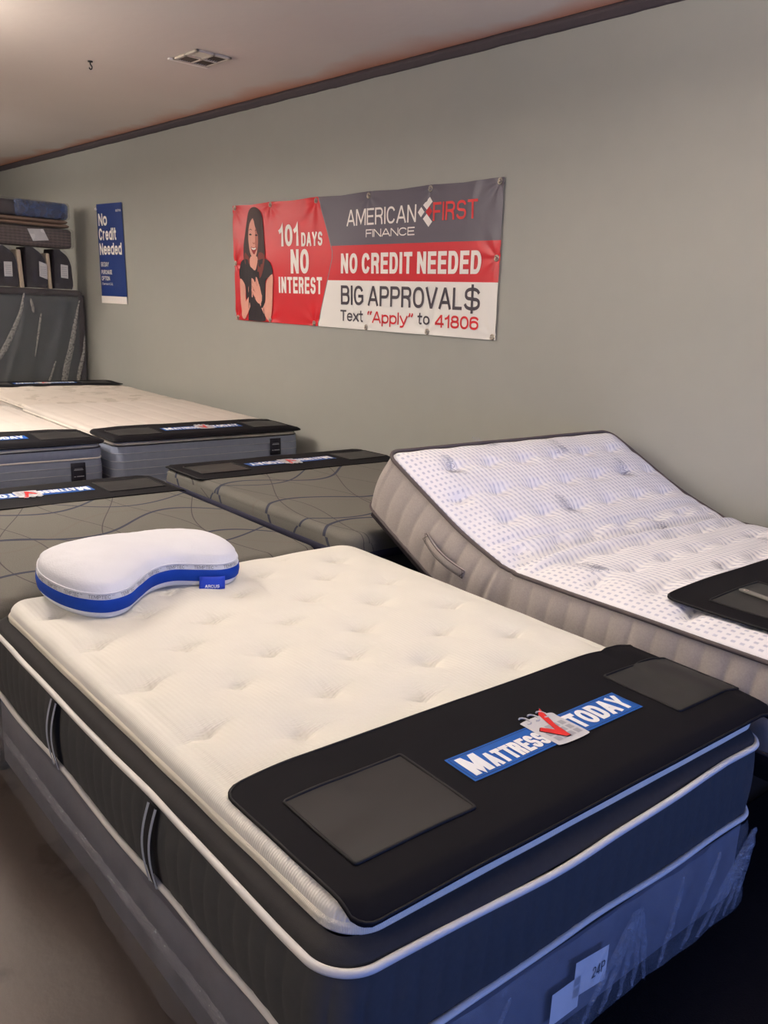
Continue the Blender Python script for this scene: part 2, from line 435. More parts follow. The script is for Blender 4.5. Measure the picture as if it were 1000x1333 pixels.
def stripe_knit():
    m = NT('striped_white_knit'); u = m.sep(m.coord('UV'))
    a = m.math('SINE', m.math('MULTIPLY', u[1], 2*PI/.027))
    b = m.math('SINE', m.math('MULTIPLY', u[0], 2*PI/.030))
    st = m.math('MULTIPLY_ADD', a, 1.4, .1, clamp=True)
    # near the border the stripes are broken into dots
    dots = m.math('MULTIPLY_ADD', b, 1.6, .35, clamp=True)
    near = m.math('LESS_THAN', u[1], .17)
    far = m.math('MULTIPLY_ADD', b, .25, .75, clamp=True)
    k = m.new('ShaderNodeMix'); m.link(near, k.inputs[0]); m.link(far, k.inputs[2]); m.link(dots, k.inputs[3])
    f = m.math('MULTIPLY', st, k.outputs[0])
    c = m.mix(m.math('MULTIPLY', f, .8), rgb(240, 239, 242), rgb(184, 187, 205))
    m.set(c, .9, .15); m.bump(m.math('MULTIPLY_ADD', f, -1, m.math('MULTIPLY', m.noise(200, 2), .2)), .5, .0022); return m.m
M['stripe_knit'] = stripe_knit()
def swirl():
    m = NT('grey_swirl_knit'); u = m.sep(m.coord('UV'))
    def curves(a, b, A, w, per, k, ph, th, A2=0):
        s = m.math('SINE', m.math('MULTIPLY_ADD', a, k, ph)); s2 = m.math('SINE', m.math('MULTIPLY_ADD', a, k*.47, ph*2+1))
        v = m.math('ADD', b, m.math('ADD', m.math('MULTIPLY', s, A), m.math('MULTIPLY', s2, A*.8)))
        fr = m.math('FRACT', m.math('DIVIDE', m.math('ADD', v, 20.0), per))
        return m.math('LESS_THAN', m.math('ABSOLUTE', m.math('SUBTRACT', fr, .5)), th/per)
    # thick lines run across the bed, thin ones along it
    thick = curves(u[1], u[0], .13, 0, .50, 6.2, .4, .011)
    thick2 = curves(u[1], u[0], .17, 0, .83, 4.4, 2.2, .008)
    thin = curves(u[0], u[1], .10, 0, .36, 4.0, 1.0, .0026)
    thin2 = curves(u[0], u[1], .16, 0, .47, 2.7, 3.0, .0028)
    pale = curves(u[1], u[0], .15, 0, .61, 5.3, 4.0, .010)
    base = m.mix(m.noise(300, 2), rgb(99, 98, 92), rgb(116, 114, 108))
    c = m.mix(m.math('MULTIPLY', pale, .4), base, rgb(106, 99, 92))
    c = m.mix(m.math('MAXIMUM', thin, thin2), c, rgb(74, 72, 72)); c = m.mix(m.math('MAXIMUM', thick, thick2), c, rgb(58, 62, 76))
    m.set(c, .9, .15)
    v = m.new('ShaderNodeTexVoronoi'); v.inputs['Scale'].default_value = 220; m.link(m.coord('UV'), v.inputs['Vector'])
    m.bump(m.math('MULTIPLY_ADD', m.math('MAXIMUM', thick, thick2), -3.5, v.outputs['Distance']), .5, .0012); return m.m
M['swirl'] = swirl()
def floral():
    m = NT('ivory_floral_quilt'); f = m.math('GREATER_THAN', m.noise(4.5, 3), .56)
    c = m.mix(m.math('MULTIPLY', f, .5), rgb(206, 198, 188), rgb(172, 165, 152)); m.set(c, .85, .2); m.bump(m.noise(50, 3), .4, .004); return m.m
M['floral'] = floral()
def plastic(name, tint, haze, alpha, rough, nscale, bstr, stretch=(1,1,1)):
    m = NT(name); v = m.scaled(m.coord('Object'), stretch)
    n = m.noise(nscale, 4, v, .6)
    m.set(tint, rough, .8)
    a = m.math('MULTIPLY_ADD', m.math('POWER', n, 2), haze, alpha, clamp=True)
    m.link(a, m.b.inputs['Alpha']); m.bump(n, bstr, .02); return m.m
M['wrap'] = plastic('clear_wrap', rgb(176, 180, 190), .35, .10, .16, 9, .5, (1, 1, .45))
M['wrap_tape'] = plastic('clear_wrap_fold', rgb(214, 212, 204), .7, .25, .14, 45, .9)
M['wrap_seam'] = plastic('clear_wrap_seam', rgb(196, 198, 206), .75, .06, .08, 22, 1.0, (1, 1, 3))
M['wrap_far'] = plastic('clear_wrap_hazy', rgb(160, 158, 154), .35, .08, .25, 8, .6)
M['blue_wrap'] = plastic('blue_wrap', rgb(88, 112, 160), .8, .35, .3, 14, .8)
M['brown_bundle'] = None
def bundle():
    m = NT('brown_ribbed_cloth'); z = m.sep(m.coord('Object'))
    h = m.math('SINE', m.math('MULTIPLY', z[2], 2*PI/.032)); g = m.math('SINE', m.math('MULTIPLY', z[1], 2*PI/.05))
    f = m.math('MULTIPLY_ADD', m.math('ADD', h, m.math('MULTIPLY', g, .5)), .3, .45, clamp=True)
    m.set(m.mix(f, rgb(82, 70, 64), rgb(122, 106, 98)), .8, .2); m.bump(f, .5, .006); return m.m
M['brown_bundle'] = bundle()
M['tan_layer'] = plain('tan_layer', rgb(150, 126, 106), .8)
M['foam'] = plain('cream_foam', rgb(198, 182, 156), .8)
M['panel_grey'] = plain('slate_grey_cloth', rgb(88, 94, 96), .85, .2, nscale=3)
M['panel_dark'] = plain('dark_plum_cloth', rgb(66, 60, 62), .85, .2)
M['black_cloth'] = plain('black_cloth', rgb(48, 42, 46), .85, .15)
M['glow'] = None
def glow():
    m = NT('lamp_diffuser'); m.set(rgb(255, 246, 230), .5)
    m.b.inputs['Emission Color'].default_value = (1, .86, .7, 1); m.b.inputs['Emission Strength'].default_value = 2.5; return m.m
M['glow'] = glow()

# ------------------------------------------------------------------ room
WY = 4.15; XF, XN, YL = -13.6, 3.6, -5.0
def slab(name, mat, *a):
    return struct(mesh_obj(name, B(*a), mat, smooth=False))
slab('floor', M['floor'], XF-.2, XN+.2, YL-.2, WY+.2, -.2, 0)
slab('ceiling', M['ceiling'], XF-.2, XN+.2, YL-.2, WY+.2, CEIL, CEIL+.2)
slab('wall_right', M['wall'], XF-.2, XN+.2, WY, WY+.2, 0, CEIL)
slab('wall_left', M['wall'], XF-.2, XN+.2, YL-.2, YL, 0, CEIL)
slab('wall_far', M['wall'], XF-.2, XF, YL, WY, 0, CEIL)
# front wall, behind the photographer: piers, sill and header around one long shop window
slab('wall_front', M['wall'], XN, XN+.2, YL, -1.4, 0, CEIL)
slab('wall_front', M['wall'], XN, XN+.2, -1.4, WY, 0, .15)
slab('wall_front', M['wall'], XN, XN+.2, -1.4, WY, 2.5, CEIL)
bm = bmesh.new()
for k in range(5): y = -1.38+k*1.37; box(bm, XN+.06, XN+.12, y, y+.05, .15, 2.5)
box(bm, XN+.06, XN+.12, -1.38, WY-.02, 2.44, 2.5); box(bm, XN+.06, XN+.12, -1.38, WY-.02, .15, .2)
struct(mesh_obj('window_1', bm, M['black_metal'], smooth=False))
# ceiling moulding: a dark rubbed strip with a rounded lower lip
bm = bmesh.new()
prof = [(WY, CEIL-.062), (WY-.012, CEIL-.062), (WY-.020, CEIL-.056), (WY-.022, CEIL-.040), (WY-.030, CEIL-.034), (WY-.034, CEIL-.006), (WY-.030, CEIL), (WY, CEIL)]
N = 260; R = []
for i in range(N+1):
    x = XF+(XN-XF)*i/N; w = .004*noise.noise(Vector((x*3, 0, 0)))+.003*noise.noise(Vector((x*11, 4, 0)))
    R.append([bm.verts.new((x, y-(w if 0 < j < 7 else 0), min(CEIL, z+w) if j < 6 else z)) for j, (y, z) in enumerate(prof)])
for i in range(N):
    for j in range(len(prof)-1): bm.faces.new((R[i][j], R[i+1][j], R[i+1][j+1], R[i][j+1]))
struct(mesh_obj('trim_1', bm, M['trim']))
slab('baseboard_right', M['trim'], XF, XN, WY-.014, WY, 0, .1)

# black rug under the foot of the near beds
bm = top(-1.30, 1.2, .92, 4.05, .02, lambda x, y, d: .010+edge_round(d, .006)+.0015*noise.noise(Vector((x*8, y*8, 0))), step=.06)
o = mesh_obj('floor_rug', bm, M['carpet']); tag(o, 'black carpet runner on the floor at the foot of the front bed', 'rug')

# ------------------------------------------------------------------ foot protectors
LOGO_W, LOGO_H = .66, .104
def protector(label, loc, rotz, surf, D=.50, Wd=1.62, r=.045, z0=0, windows=True, crease=None, lever=False):
    """surf(p, q, h): p across the strip from its inner edge, q along it in reading direction, h height above the bed"""
    t = thing('foot_protector', label, 'bed protector', loc, rotz, 'black foot protectors with the shop badge')
    uvl = None
    bm = top(0, D, 0, Wd, r, lambda x, y, d: 0, step=.02, fine=[0, .01])
    th = .004
    for v in bm.verts: v.co = surf(v.co.x, v.co.y, .003)
    o = mesh_obj('pad', bm, M['neoprene'], t, z0)
    so = o.modifiers.new('solid', 'SOLIDIFY'); so.thickness = th; so.offset = 0
    # bound hem
    bm = bmesh.new(); tube(bm, [surf(x, y, .004) for x, y, _, _, _ in rr(.004, D-.004, .004, Wd-.004, r, .02)], .0034, closed=True, k=6)
    mesh_obj('hem', bm, M['binding'], t, z0)
    for q0 in (.08, Wd-.41):
        bm = bmesh.new()
        pa, pb, qa, qb = .130, .382, q0, q0+.33
        patch(bm, pa, pb, qa, qb, lambda p, q: surf(p, q, .0068+.002*noise.noise(Vector((p*14, q*9+q0, 3)))), 12, 14)
        w = mesh_obj('clear_pocket', bm, M['vinyl'], t, z0)
        bm = bmesh.new()
        loop = rr(pa, pb, qa, qb, .006, .02)
        tube(bm, [surf(x, y, .0065) for x, y, _, _, _ in loop], .0042, closed=True, k=6)
        f = mesh_obj('pocket_binding', bm, M['binding'], w)
        f.location = (0, 0, 0)
    # badge
    c = Wd/2; p0 = .208; p1 = p0+LOGO_H; q0 = c-LOGO_W/2; q1 = c+LOGO_W/2
    ef = 0.0 if abs(math.cos(rotz)) else 0
    bm = bmesh.new(); patch(bm, p0, p1, q0, q1, lambda p, q: surf(p, q, .0072), 4, 24)
    bd = mesh_obj('badge', bm, M['blue_print'], t, z0)
    bm = bmesh.new()
    e = .006; w_ = .0016
    for (a, b, c_, d_) in ((p0+e, p0+e+w_, q0+e, q1-e), (p1-e-w_, p1-e, q0+e, q1-e), (p0+e, p1-e, q0+e, q0+e+w_), (p0+e, p1-e, q1-e-w_, q1-e)):
        patch(bm, a, b, c_, d_, lambda p, q: surf(p, q, .0080), 2, 24)
    x = mesh_obj('badge_line', bm, M['navy_line'], bd); x.location = (0, 0, 0)
    fn = lambda u, v: surf(p1-v, q0+u, .0088)        # u to the right, v up, both from the badge's lower left
    for (w_, a, b, c_, d_, th_) in (('M', .018, .082, .014, .090, .27), ('ATTRESS', .089, .292, .014, .074, .28), ('TODAY', .412, .644, .016, .090, .26)):
        bm = bmesh.new(); fit_text(bm, w_, a, b, c_, d_, fn, th=th_, shear=.0)
        x = mesh_obj('badge_lettering', bm, M['white_print'], bd, smooth=False); x.location = (0, 0, 0)
    # calendar sheet with three rings and a red tick
    bm = bmesh.new(); fn2 = lambda u, v: surf(p1-v, q0+u, .0096)
    cc = smooth_closed([(.288, .012), (.300, -.010), (.395, -.012), (.412, .006), (.412, .092), (.402, .122), (.300, .124), (.288, .104)], 5)
    poly(bm, [tuple(p[:2]) for p in cc], fn2)
    x = mesh_obj('badge_calendar', bm, M['grey_print'], bd, smooth=False); x.location = (0, 0, 0)
    bm = bmesh.new(); fn3 = lambda u, v: surf(p1-v, q0+u, .0102)
    for i in range(4):
        for j in range(3):
            if (i, j) in ((0, 2),): continue
            patch(bm, .304+i*.026, .323+i*.026, .006+j*.026, .025+j*.026, fn3, 1, 1)
    x = mesh_obj('badge_grid', bm, M['mid_print'], bd, smooth=False); x.location = (0, 0, 0)
    for i in range(3):
        u = .318+i*.034; bm = bmesh.new()
        tube(bm, [fn3(u-.008+.013*math.sin(a), .124+.017*math.cos(a)) for a in [k*PI/6 for k in range(-1, 8)]], .0028, k=5)
        x = mesh_obj('badge_ring', bm, M['grey_print'], bd); x.location = (0, 0, 0)
    bm = bmesh.new(); fn4 = lambda u, v: surf(p1-v, q0+u, .0110)
    ck = [(.303, .066), (.318, .078), (.343, .050), (.368, .128), (.398, .150), (.366, .070), (.354, .010), (.340, .010)]
    poly(bm, ck, fn4)
    x = mesh_obj('badge_tick', bm, M['red_print'], bd, smooth=False); x.location = (0, 0, 0)
    bm = bmesh.new(); fn5 = lambda u, v: surf(p1-v, q0+u, .0106)
    cx, cy = .350, .070
    poly(bm, [(cx+(a-cx)*1.09, cy+(b-cy)*1.07) for a, b in ck], fn5)
    x = mesh_obj('badge_tick_outline', bm, M['black_print'], bd, smooth=False); x.location = (0, 0, 0)
    return t
def wrap_edge(over, r=.02):
    """distance past an edge -> (out, down) rolling over it"""
    if over <= 0: return 0, 0
    a = over/r
    if a < PI/2: return r*math.sin(a), r*(1-math.cos(a))
    return r, r+(over-r*PI/2)

# ------------------------------------------------------------------ generic bed base
def foundation(label, loc, rotz, L, Wd, z0, z1, mat, group='bed foundations'):
    """cloth box on a black steel frame: x from -L to 0, y from 0 to Wd"""
    t = thing('box_spring', label, 'box spring', loc[:2]+(z0,), rotz)
    out = rr(-L+.01, -.01, .01, Wd-.01, .05, .05)
    bm = loft(out, [(-.02, z1), (-.006, z1-.004), (0, z1-.016), (0, (z0+z1)/2), (0, z0+.014), (-.008, z0), (-.03, z0)], lambda s, z, x, y: .003*noise.noise(Vector((x*3, y*3, z*6))))
    bmesh.ops.contextual_create(bm, geom=[e for e in bm.edges if e.is_boundary and e.verts[0].co.z > z1-.002 and e.verts[1].co.z > z1-.002])
    mesh_obj('cover', bm, mat, t, z0)
    bm = bmesh.new(); tube(bm, [(x, y, z1-.016) for x, y, _, _, _ in out], .004, closed=True, k=6)
    mesh_obj('welt', bm, M['black_metal'], t, z0)
    return t
def frame(label, loc, rotz, L, Wd, zt):
    t = thing('bed_frame', label, 'bed frame', loc[:2]+(0,), rotz)
    for (a, b, c, d) in ((-L+.12, -.14, .14, .18), (-L+.12, -.14, Wd-.18, Wd-.14)):
        bm = bmesh.new(); box(bm, a, b, c, d, zt-.035, zt-.003, .003); mesh_obj('side_rail', bm, M['black_metal'], t)
    for x in (-L+.12, -L/2, -.18):
        bm = bmesh.new(); box(bm, x, x+.04, .18, Wd-.18, zt-.03, zt-.005, .003); mesh_obj('cross_rail', bm, M['black_metal'], t)
    for x in (-L+.14, -.16):
        for y in (.16, Wd-.16):
            bm = bmesh.new(); tube(bm, [(x, y, .03), (x, y, zt-.03)], .016, k=10); tube(bm, [(x, y, .0), (x, y, .03)], .026, k=12)
            mesh_obj('leg', bm, M['black_metal'], t)
    return t

# ------------------------------------------------------------------ 1. front mattress
FG = (-.977, .791); FR = -.008
ZT, ZU, ZL, ZB = .748, .661, .437, .150
t = thing('mattress', 'cream tufted pillow-top mattress with charcoal quilted sides and white piping, in front', 'mattress', FG+(ZL-.012,), FR)
z0 = ZL-.012
tufts = []
for k in range(-3, 9):
    X = -1.58-.163*k+.977
    for j in range(-1, 5):
        Y = (1.15 if k % 2 == 0 else .945)+.385*j-.791
        if .10 < Y < 1.46 and -1.95 < X < -.06: tufts.append((X+random.uniform(-.012, .012), Y+random.uniform(-.012, .012), random.uniform(.8, 1.15)))
def crown(x, y, d):
    k = min(1, max(0, d)/.22); return .030*(1-(1-k)**2)*(.5+.5*min(1, max(0, -x-.25)/.45))
def fg_top(x, y, d, soft=False):
    h = ZT+edge_round(d, .026)+crown(x, y, d)
    # a slight roll inside the edge seam
    h -= .004*math.exp(-((d-.055)/.018)**2)
    if soft: return h
    for (a, b, s) in tufts:
        dx = x-a; dy = y-b
        if abs(dx) > .2 or abs(dy) > .22: continue
        rr2 = math.hypot(dx, dy)
        h -= s*(.0150*math.exp(-(rr2/.060)**2)+.0150*math.exp(-(dx/.015)**2-(dy/.026)**2))
        # creases run out sideways from each tuft
        h -= s*.0060*math.exp(-((dx-.12*dy*math.sin(a*9))/.010)**2)*math.exp(-(dy/.075)**2)
        h -= s*.0035*math.exp(-((dy+.1*dx)/.012)**2)*math.exp(-(dx/.06)**2)
    h += .0025*noise.noise(Vector((x*7, y*7, 1)))
    return h
TI = .040; YR = 1.535
mesh_obj('pillow_top', top(-2.03+TI, -TI+.01, TI, YR, .085, fg_top, step=.009), M['cream_knit'], t, z0)
tout = rr(-2.03+TI, -TI+.01, TI, YR, .085, .012)
bm = loft(tout, [(-.001, ZT-.024), (.004, ZT-.028), (.0065, ZT-.033), (.003, ZT-.038), (.005, ZT-.042), (.004, ZT-.047), (-.002, ZT-.050)], lambda s, z, x, y: .002*noise.noise(Vector((x*6, y*6, z*20))))
mesh_obj('top_edge_roll', bm, M['cream_edge'], t, z0)
bout = rr(-2.03, 0, 0, 1.53, .085, .010)
def bulge(x, y):
    b = 0
    if x > -.2: b += .016*math.sin(PI*min(1, max(0, y/1.3)))**.8*max(0, (x+.2)/.2)
    return b
def gus(s, z, x, y):
    f = (ZT-.047-z)/(ZT-.047-ZU)
    return bulge(x, y)*f+.004*noise.noise(Vector((x*4, y*4, z*8)))
mesh_obj('gusset', loft(bout, [(-TI+.002, ZT-.046), (-.027, ZT-.052), (-.012, ZT-.062), (-.004, ZU+.012), (-.003, ZU)], gus), M['charcoal_gusset'], t, z0)
mesh_obj('upper_piping', piping(bout, .003, ZU, .0085, .010, seed=5.5, offd=bulge), M['white_piping'], t, z0)
def quilt(per, amp, zt, zb, fadex=None):
    def f(s, z, x, y):
        v = (zt-z)/(zt-zb); k = math.sin(PI*min(1, max(0, v)))**.5
        c = abs(math.sin(PI*(s+.012*math.sin(3*z*PI/(zt)))/per))**.45
        return amp*(c-1)*k+.010*math.sin(PI*v)+.004*noise.noise(Vector((x*3, y*3, z*4)))+bulge(x, y)*(1-v)
    return f
prof = [(.0, ZU-(ZU-ZL)*i/14) for i in range(15)]
qf = quilt(.062, .0075, ZU, ZL)
mesh_obj('side_panel', loft(rr(-2.03, 0, 0, 1.53, .085, .0062), prof, qf), M['charcoal'], t, z0)
mesh_obj('lower_piping', piping(bout, .004, ZL, .0085, .013, seed=9), M['white_piping'], t, z0)
for hx in (-.70, -1.35):
    for part in (0,):
        bm = bmesh.new()
        def strap(a, b, off):
            V = []
            for i in range(19):
                v = i/18; z = ZU-.006-(ZU-ZL-.012)*v; y = -.012-.014*math.sin(PI*v)-off; xx = hx-.010*math.sin(PI*v)
                V.append([bm.verts.new((xx+a, y, z)), bm.verts.new((xx+(a+b)/2, y-.003, z)), bm.verts.new((xx+b, y, z))])
            for i in range(18):
                for j in range(2): bm.faces.new((V[i][j], V[i+1][j], V[i+1][j+1], V[i][j+1]))
        strap(-.019, .019, 0); h = mesh_obj('handle', bm, M['handle_black'], t, z0)
        for a, b in ((-.024, -.013), (.013, .024)):
            bm = bmesh.new(); strap(a, b, .003)
            x = mesh_obj('braid', bm, M['handle_silver'], h); x.location = (0, 0, 0)
# its foundation in clear wrap
f = foundation('grey cloth foundation in clear plastic wrap under the front cream mattress', FG, FR, 2.03, 1.53, ZB, ZL-.012, M['found_fabric'])
def wrapd(s, z, x, y):
    w = .012*noise.noise(Vector((x*2.2, y*2.2, z*1.5)))+.006*noise.noise(Vector((x*11+z*14, y*11+z*10, z*2)))
    v = (ZL-.02-z)/(ZL-ZB)
    fold = abs(noise.noise(Vector((s*5.5+z*5, 1.7, z*.8))))
    w += .012*max(0, .32-fold)/.32*math.sin(PI*min(1, max(.05, v)))
    return w
wout = rr(-2.03, 0, 0, 1.53, .07, .008)
prof = [(.006, ZL-.018), (.010, ZL-.03)]+[(.014+.010*(i/16), ZL-.03-(ZL-.03-ZB)*i/16) for i in range(1, 16)]+[(.020, ZB-.004)]
bm = loft(wout, prof, wrapd)
zlow = min(v.co.z for v in bm.verts)
for v in bm.verts:
    k = max(0, 1-(v.co.z-zlow)/.09); v.co.z += k*(.014*noise.noise(Vector((v.co.x*3.1, v.co.y*3.1, 0)))+.006*noise.noise(Vector((v.co.x*9, v.co.y*9, 0))))
mesh_obj('plastic_wrap', bm, M['wrap'], f, ZB)
# heat sealed fold that runs round the wrap
bm = loft(wout, [(.020, ZL-.098), (.026, ZL-.103), (.031, ZL-.112), (.031, ZL-.122), (.026, ZL-.130), (.020, ZL-.134)],
          lambda s, z, x, y: .010*noise.noise(Vector((x*2.2, y*2.2, z*1.5)))+.0022*noise.noise(Vector((x*26, y*26, z*60))))
bmesh.ops.delete(bm, geom=[v for v in bm.verts if v.co.y > .02 or v.co.x > -.05], context='VERTS')
for v in bm.verts: v.co.z += .012*noise.noise(Vector((v.co.x*2, v.co.y*2, 0)))
mesh_obj('wrap_seam', bm, M['wrap_seam'], f, ZB)
# gathered tail of plastic at the foot and the spec sheet behind the film
bm = bmesh.new()
def pleat(bm, pts, w0, w1, lift=.010):
    c = smooth_open([(a, b, 0) for a, b in pts], 7); V = []
    for i, p in enumerate(c):
        k = i/(len(c)-1); w = (w0+(w1-w0)*k)*(.35+.65*math.sin(PI*min(1, .15+k*.8)))
        wob = .004*noise.noise(Vector((i*.8, p.x*20, 1)))
        V.append([bm.verts.new((.026, p.x-w+wob, p.y)), bm.verts.new((.026+lift*(.4+.6*math.sin(PI*k))+wob, p.x+wob*.5, p.y)), bm.verts.new((.026, p.x+w+wob, p.y))])
    for a, b in zip(V, V[1:]):
        for j in range(2): bm.faces.new((a[j], b[j], b[j+1], a[j+1]))
for (ya, yb, w) in ((.905, .80, .010), (.915, .875, .008), (.925, .935, .006), (.93, .985, .009), (.895, .72, .007), (1.475, 1.24, .012), (1.485, 1.31, .016), (1.49, 1.38, .008), (1.495, 1.43, .010), (1.30, 1.16, .009), (1.12, 1.05, .006), (.45, .30, .010), (.30, .22, .007)):
    bm = bmesh.new(); pleat(bm, [(ya, ZL-.03), (ya+(yb-ya)*.25, ZL-.09), (ya+(yb-ya)*.65, ZL-.18), (yb, ZB+.015)], .004, w, .012)
    mesh_obj('wrap_fold', bm, M['wrap_seam'], f, ZB)
bm = bmesh.new(); patch(bm, .705, .835, ZB+.095, ZB+.195, lambda a, b: Vector((.012, a, b-.10*(a-.7)+.0)), 3, 3); patch(bm, .625, .73, ZB+.060, ZB+.150, lambda a, b: Vector((.010, a, b)), 3, 3)
for v in bm.verts: v.co.x = .009
x = mesh_obj('paper_sheet', bm, M['paper'], f, ZB, smooth=False, label='white paper sheet behind the plastic')
bm = bmesh.new(); fit_text(bm, '24P', .775, .825, ZB+.115, ZB+.145, lambda a, b: Vector((.0105, a, b)), th=.1)
y = mesh_obj('pen_mark', bm, M['black_print'], x, smooth=False); y.location = (0, 0, 0)
frame('black steel bed frame under the front bed', FG, FR, 2.03, 1.53, ZB)

PY = .06      # where the strip starts across the bed
def fg_surf(p, q, h):
    x = -.515+p; y = PY+q
    ey = max(0, y-YR-.035); yy = min(y, YR+.035)
    d = sdf(x, yy, -2.03+TI, -TI+.01, TI, YR, .085); out = max(0, -d)
    d = sdf(x, min(yy, YR-.03), -2.03+TI, -TI+.01, TI, YR+.1, .085) if yy > YR-.1 else d; out = max(0, -d)
    z = ZT+crown(x, yy, max(d, 0))+.002-.25*max(0, yy-YR+.02)+edge_round(max(d, 0), .026)*.55*(1 if d < .026 else 0)
    z -= out*.55+out*out*3
    oy, dz = wrap_edge(ey, .06); yy += oy*.8; z -= dz*.8
    z += .0035*noise.noise(Vector((x*5, y*4, 2)))
    return Vector((x, yy, z+h))
protector('black foot protector with blue badge and two grey pockets on the front cream mattress', FG+(ZT,), FR, fg_surf, z0=ZT)

# ------------------------------------------------------------------ pillow
def make_pillow():
    ctrl = [(-3.03,.985),(-2.90,.950),(-2.75,.957),(-2.64,.995),(-2.585,1.055),(-2.60,1.13),(-2.665,1.20),(-2.745,1.29),(-2.765,1.375),(-2.715,1.455),
            (-2.675,1.53),(-2.70,1.60),(-2.78,1.645),(-2.89,1.66),(-3.01,1.63),(-3.10,1.54),(-3.135,1.42),(-3.155,1.28),(-3.15,1.14),(-3.11,1.04)]
    cx, cy = -2.88, 1.3; zb = ZT+.024
    P = [p for p in smooth_closed([(a-cx, b-cy, 0) for a, b in ctrl], 8)]
    n = len(P)
    spine = smooth_open([(-2.83-cx, 1.075-cy, 0), (-2.86-cx, 1.16-cy, 0), (-2.93-cx, 1.27-cy, 0), (-2.95-cx, 1.38-cy, 0), (-2.93-cx, 1.47-cy, 0), (-2.90-cx, 1.52-cy, 0)], 6)
    near = [min(spine, key=lambda s: (s-p).length+0) for p in P]
    # smooth the attachment so the dome has no creases
    for _ in range(12): near = [(near[i-1]+near[i]*2+near[(i+1) % n])/4 for i in range(n)]
    nrm = []
    for i in range(n):
        tt = (P[(i+1) % n]-P[i-1]).normalized(); nv = Vector((tt.y, -tt.x, 0)); nrm.append(nv)
    if sum((P[i]-near[i]).dot(nrm[i]) for i in range(n)) < 0: nrm = [-v for v in nrm]
    arc = [0]
    for i in range(n): arc.append(arc[-1]+(P[(i+1) % n]-P[i]).length)
    def ring(bm, off=0, z=0, tt=None, dz=None):
        out = []
        for i in range(n):
            q = P[i]+nrm[i]*off if tt is None else P[i].lerp(near[i], tt)
            out.append(bm.verts.new((q.x, q.y, z+(dz(q, i) if dz else 0))))
        return out
    def skin(bm, rings):
        for a, b in zip(rings, rings[1:]):
            for i in range(n): bm.faces.new((a[i], a[(i+1) % n], b[(i+1) % n], b[i]))
    t = thing('pillow', 'white kidney-shaped pillow with royal blue band on the front cream mattress', 'pillow', (cx+.03, cy-.006, zb), 0)
    lean = lambda q: 0
    ZA, ZC, ZD = .030, .072, .092        # band bottom, band top, tape top
    tilt = lambda q, i: .010*q.y/.3
    bm = bmesh.new(); R = [ring(bm, 0, .002, .5), ring(bm, 0, .0, .22), ring(bm, -.016, .004), ring(bm, -.006, .014), ring(bm, -.001, .024), ring(bm, 0, ZA)]
    skin(bm, R); mesh_obj('base_panel', bm, M['pillow_white'], t)
    bm = bmesh.new(); R = [ring(bm, .001, ZA-.002), ring(bm, .004, ZA+.002), ring(bm, .007, (ZA+ZC)/2), ring(bm, .005, ZC-.002), ring(bm, .003, ZC)]
    skin(bm, R); mesh_obj('blue_band', bm, M['royal'], t)
    bm = bmesh.new(); R = [ring(bm, .003, ZC), ring(bm, .0035, ZC+.003), ring(bm, .0005, (ZC+ZD)/2), ring(bm, -.003, ZD)]
    skin(bm, R); tp = mesh_obj('tape', bm, M['tape'], t)
    bm = bmesh.new(); tube(bm, [P[i]+nrm[i]*(-.001)+Vector((0, 0, ZD)) for i in range(n)], .0028, closed=True, k=6)
    mesh_obj('welt', bm, M['pillow_white'], t)
    bm = bmesh.new(); K = 16; R = []
    for j in range(K+1):
        tt = .86*j/K
        h = .066*math.sqrt(max(0, 1-(1-tt)**2.2))
        R.append(ring(bm, 0, ZD-.001+h, tt*1.0 if j else .006, lambda q, i: .0015*noise.noise(Vector((q.x*30, q.y*30, 0)))-(.012*tt*math.exp(-((q.y-.06)/.07)**2))))
    skin(bm, R); ff = bm.faces.new(R[-1]); bmesh.ops.triangulate(bm, faces=[ff], ngon_method='BEAUTY')
    o = mesh_obj('dome', bm, M['pillow_white'], t)
    # repeated word round the tape
    total = arc[-1]; step = .104
    def on(s, v):
        s = s % total; i = 0
        import bisect
        i = min(n-1, bisect.bisect_right(arc, s)-1); k = (s-arc[i])/max(1e-6, arc[i+1]-arc[i])
        p = P[i].lerp(P[(i+1) % n], k); nv = nrm[i].lerp(nrm[(i+1) % n], k)
        return p+nv*(.0065-.0048*v/.02)+Vector((0, 0, ZC+v))
    # reading direction: left to right seen from outside
    sgn = 1
    a, b = P[0], P[1]
    cross = (b-a).cross(nrm[0]).z
    sgn = 1 if cross < 0 else -1
    for k in range(int(total/step)):
        s0 = k*step+.01
        f = (lambda u, v, s0=s0: on(sgn*(s0+u), v))
        bm = bmesh.new(); fit_text(bm, 'TEMPTEC', 0, .070, .0045, .0155, f, th=.16)
        fit_text(bm, 'TM', .073, .082, .0115, .0155, f, th=.14)
        w = mesh_obj('tape_lettering', bm, M['tape_ink'], tp, smooth=False); w.location = (0, 0, 0)
    # hanging tag
    i0 = min(range(n), key=lambda i: (P[i]-Vector((-2.695-cx, 1.49-cy, 0))).length)
    s0 = arc[i0]-sgn*.0
    bm = bmesh.new()
    def tg(u, v):
        b = on(s0+sgn*u, 0); nv = nrm[i0]
        return Vector((b.x, b.y, 0))+nv*(.005+.012*(1-v/.045))+Vector((0, 0, ZA+.014-.040+v))
    patch(bm, -.045, .045, 0, .045, tg, 6, 4)
    g = mesh_obj('tag', bm, M['tag_blue'], t); sm = g.modifiers.new('s', 'SOLIDIFY'); sm.thickness = .0012
    bm = bmesh.new(); fit_text(bm, 'ARCUS', -.024, .026, .006, .017, lambda u, v: tg(u, v)+nrm[i0]*.0022, th=.18)
    w = mesh_obj('tag_lettering', bm, M['white_print'], g, smooth=False); w.location = (0, 0, 0)
    return t
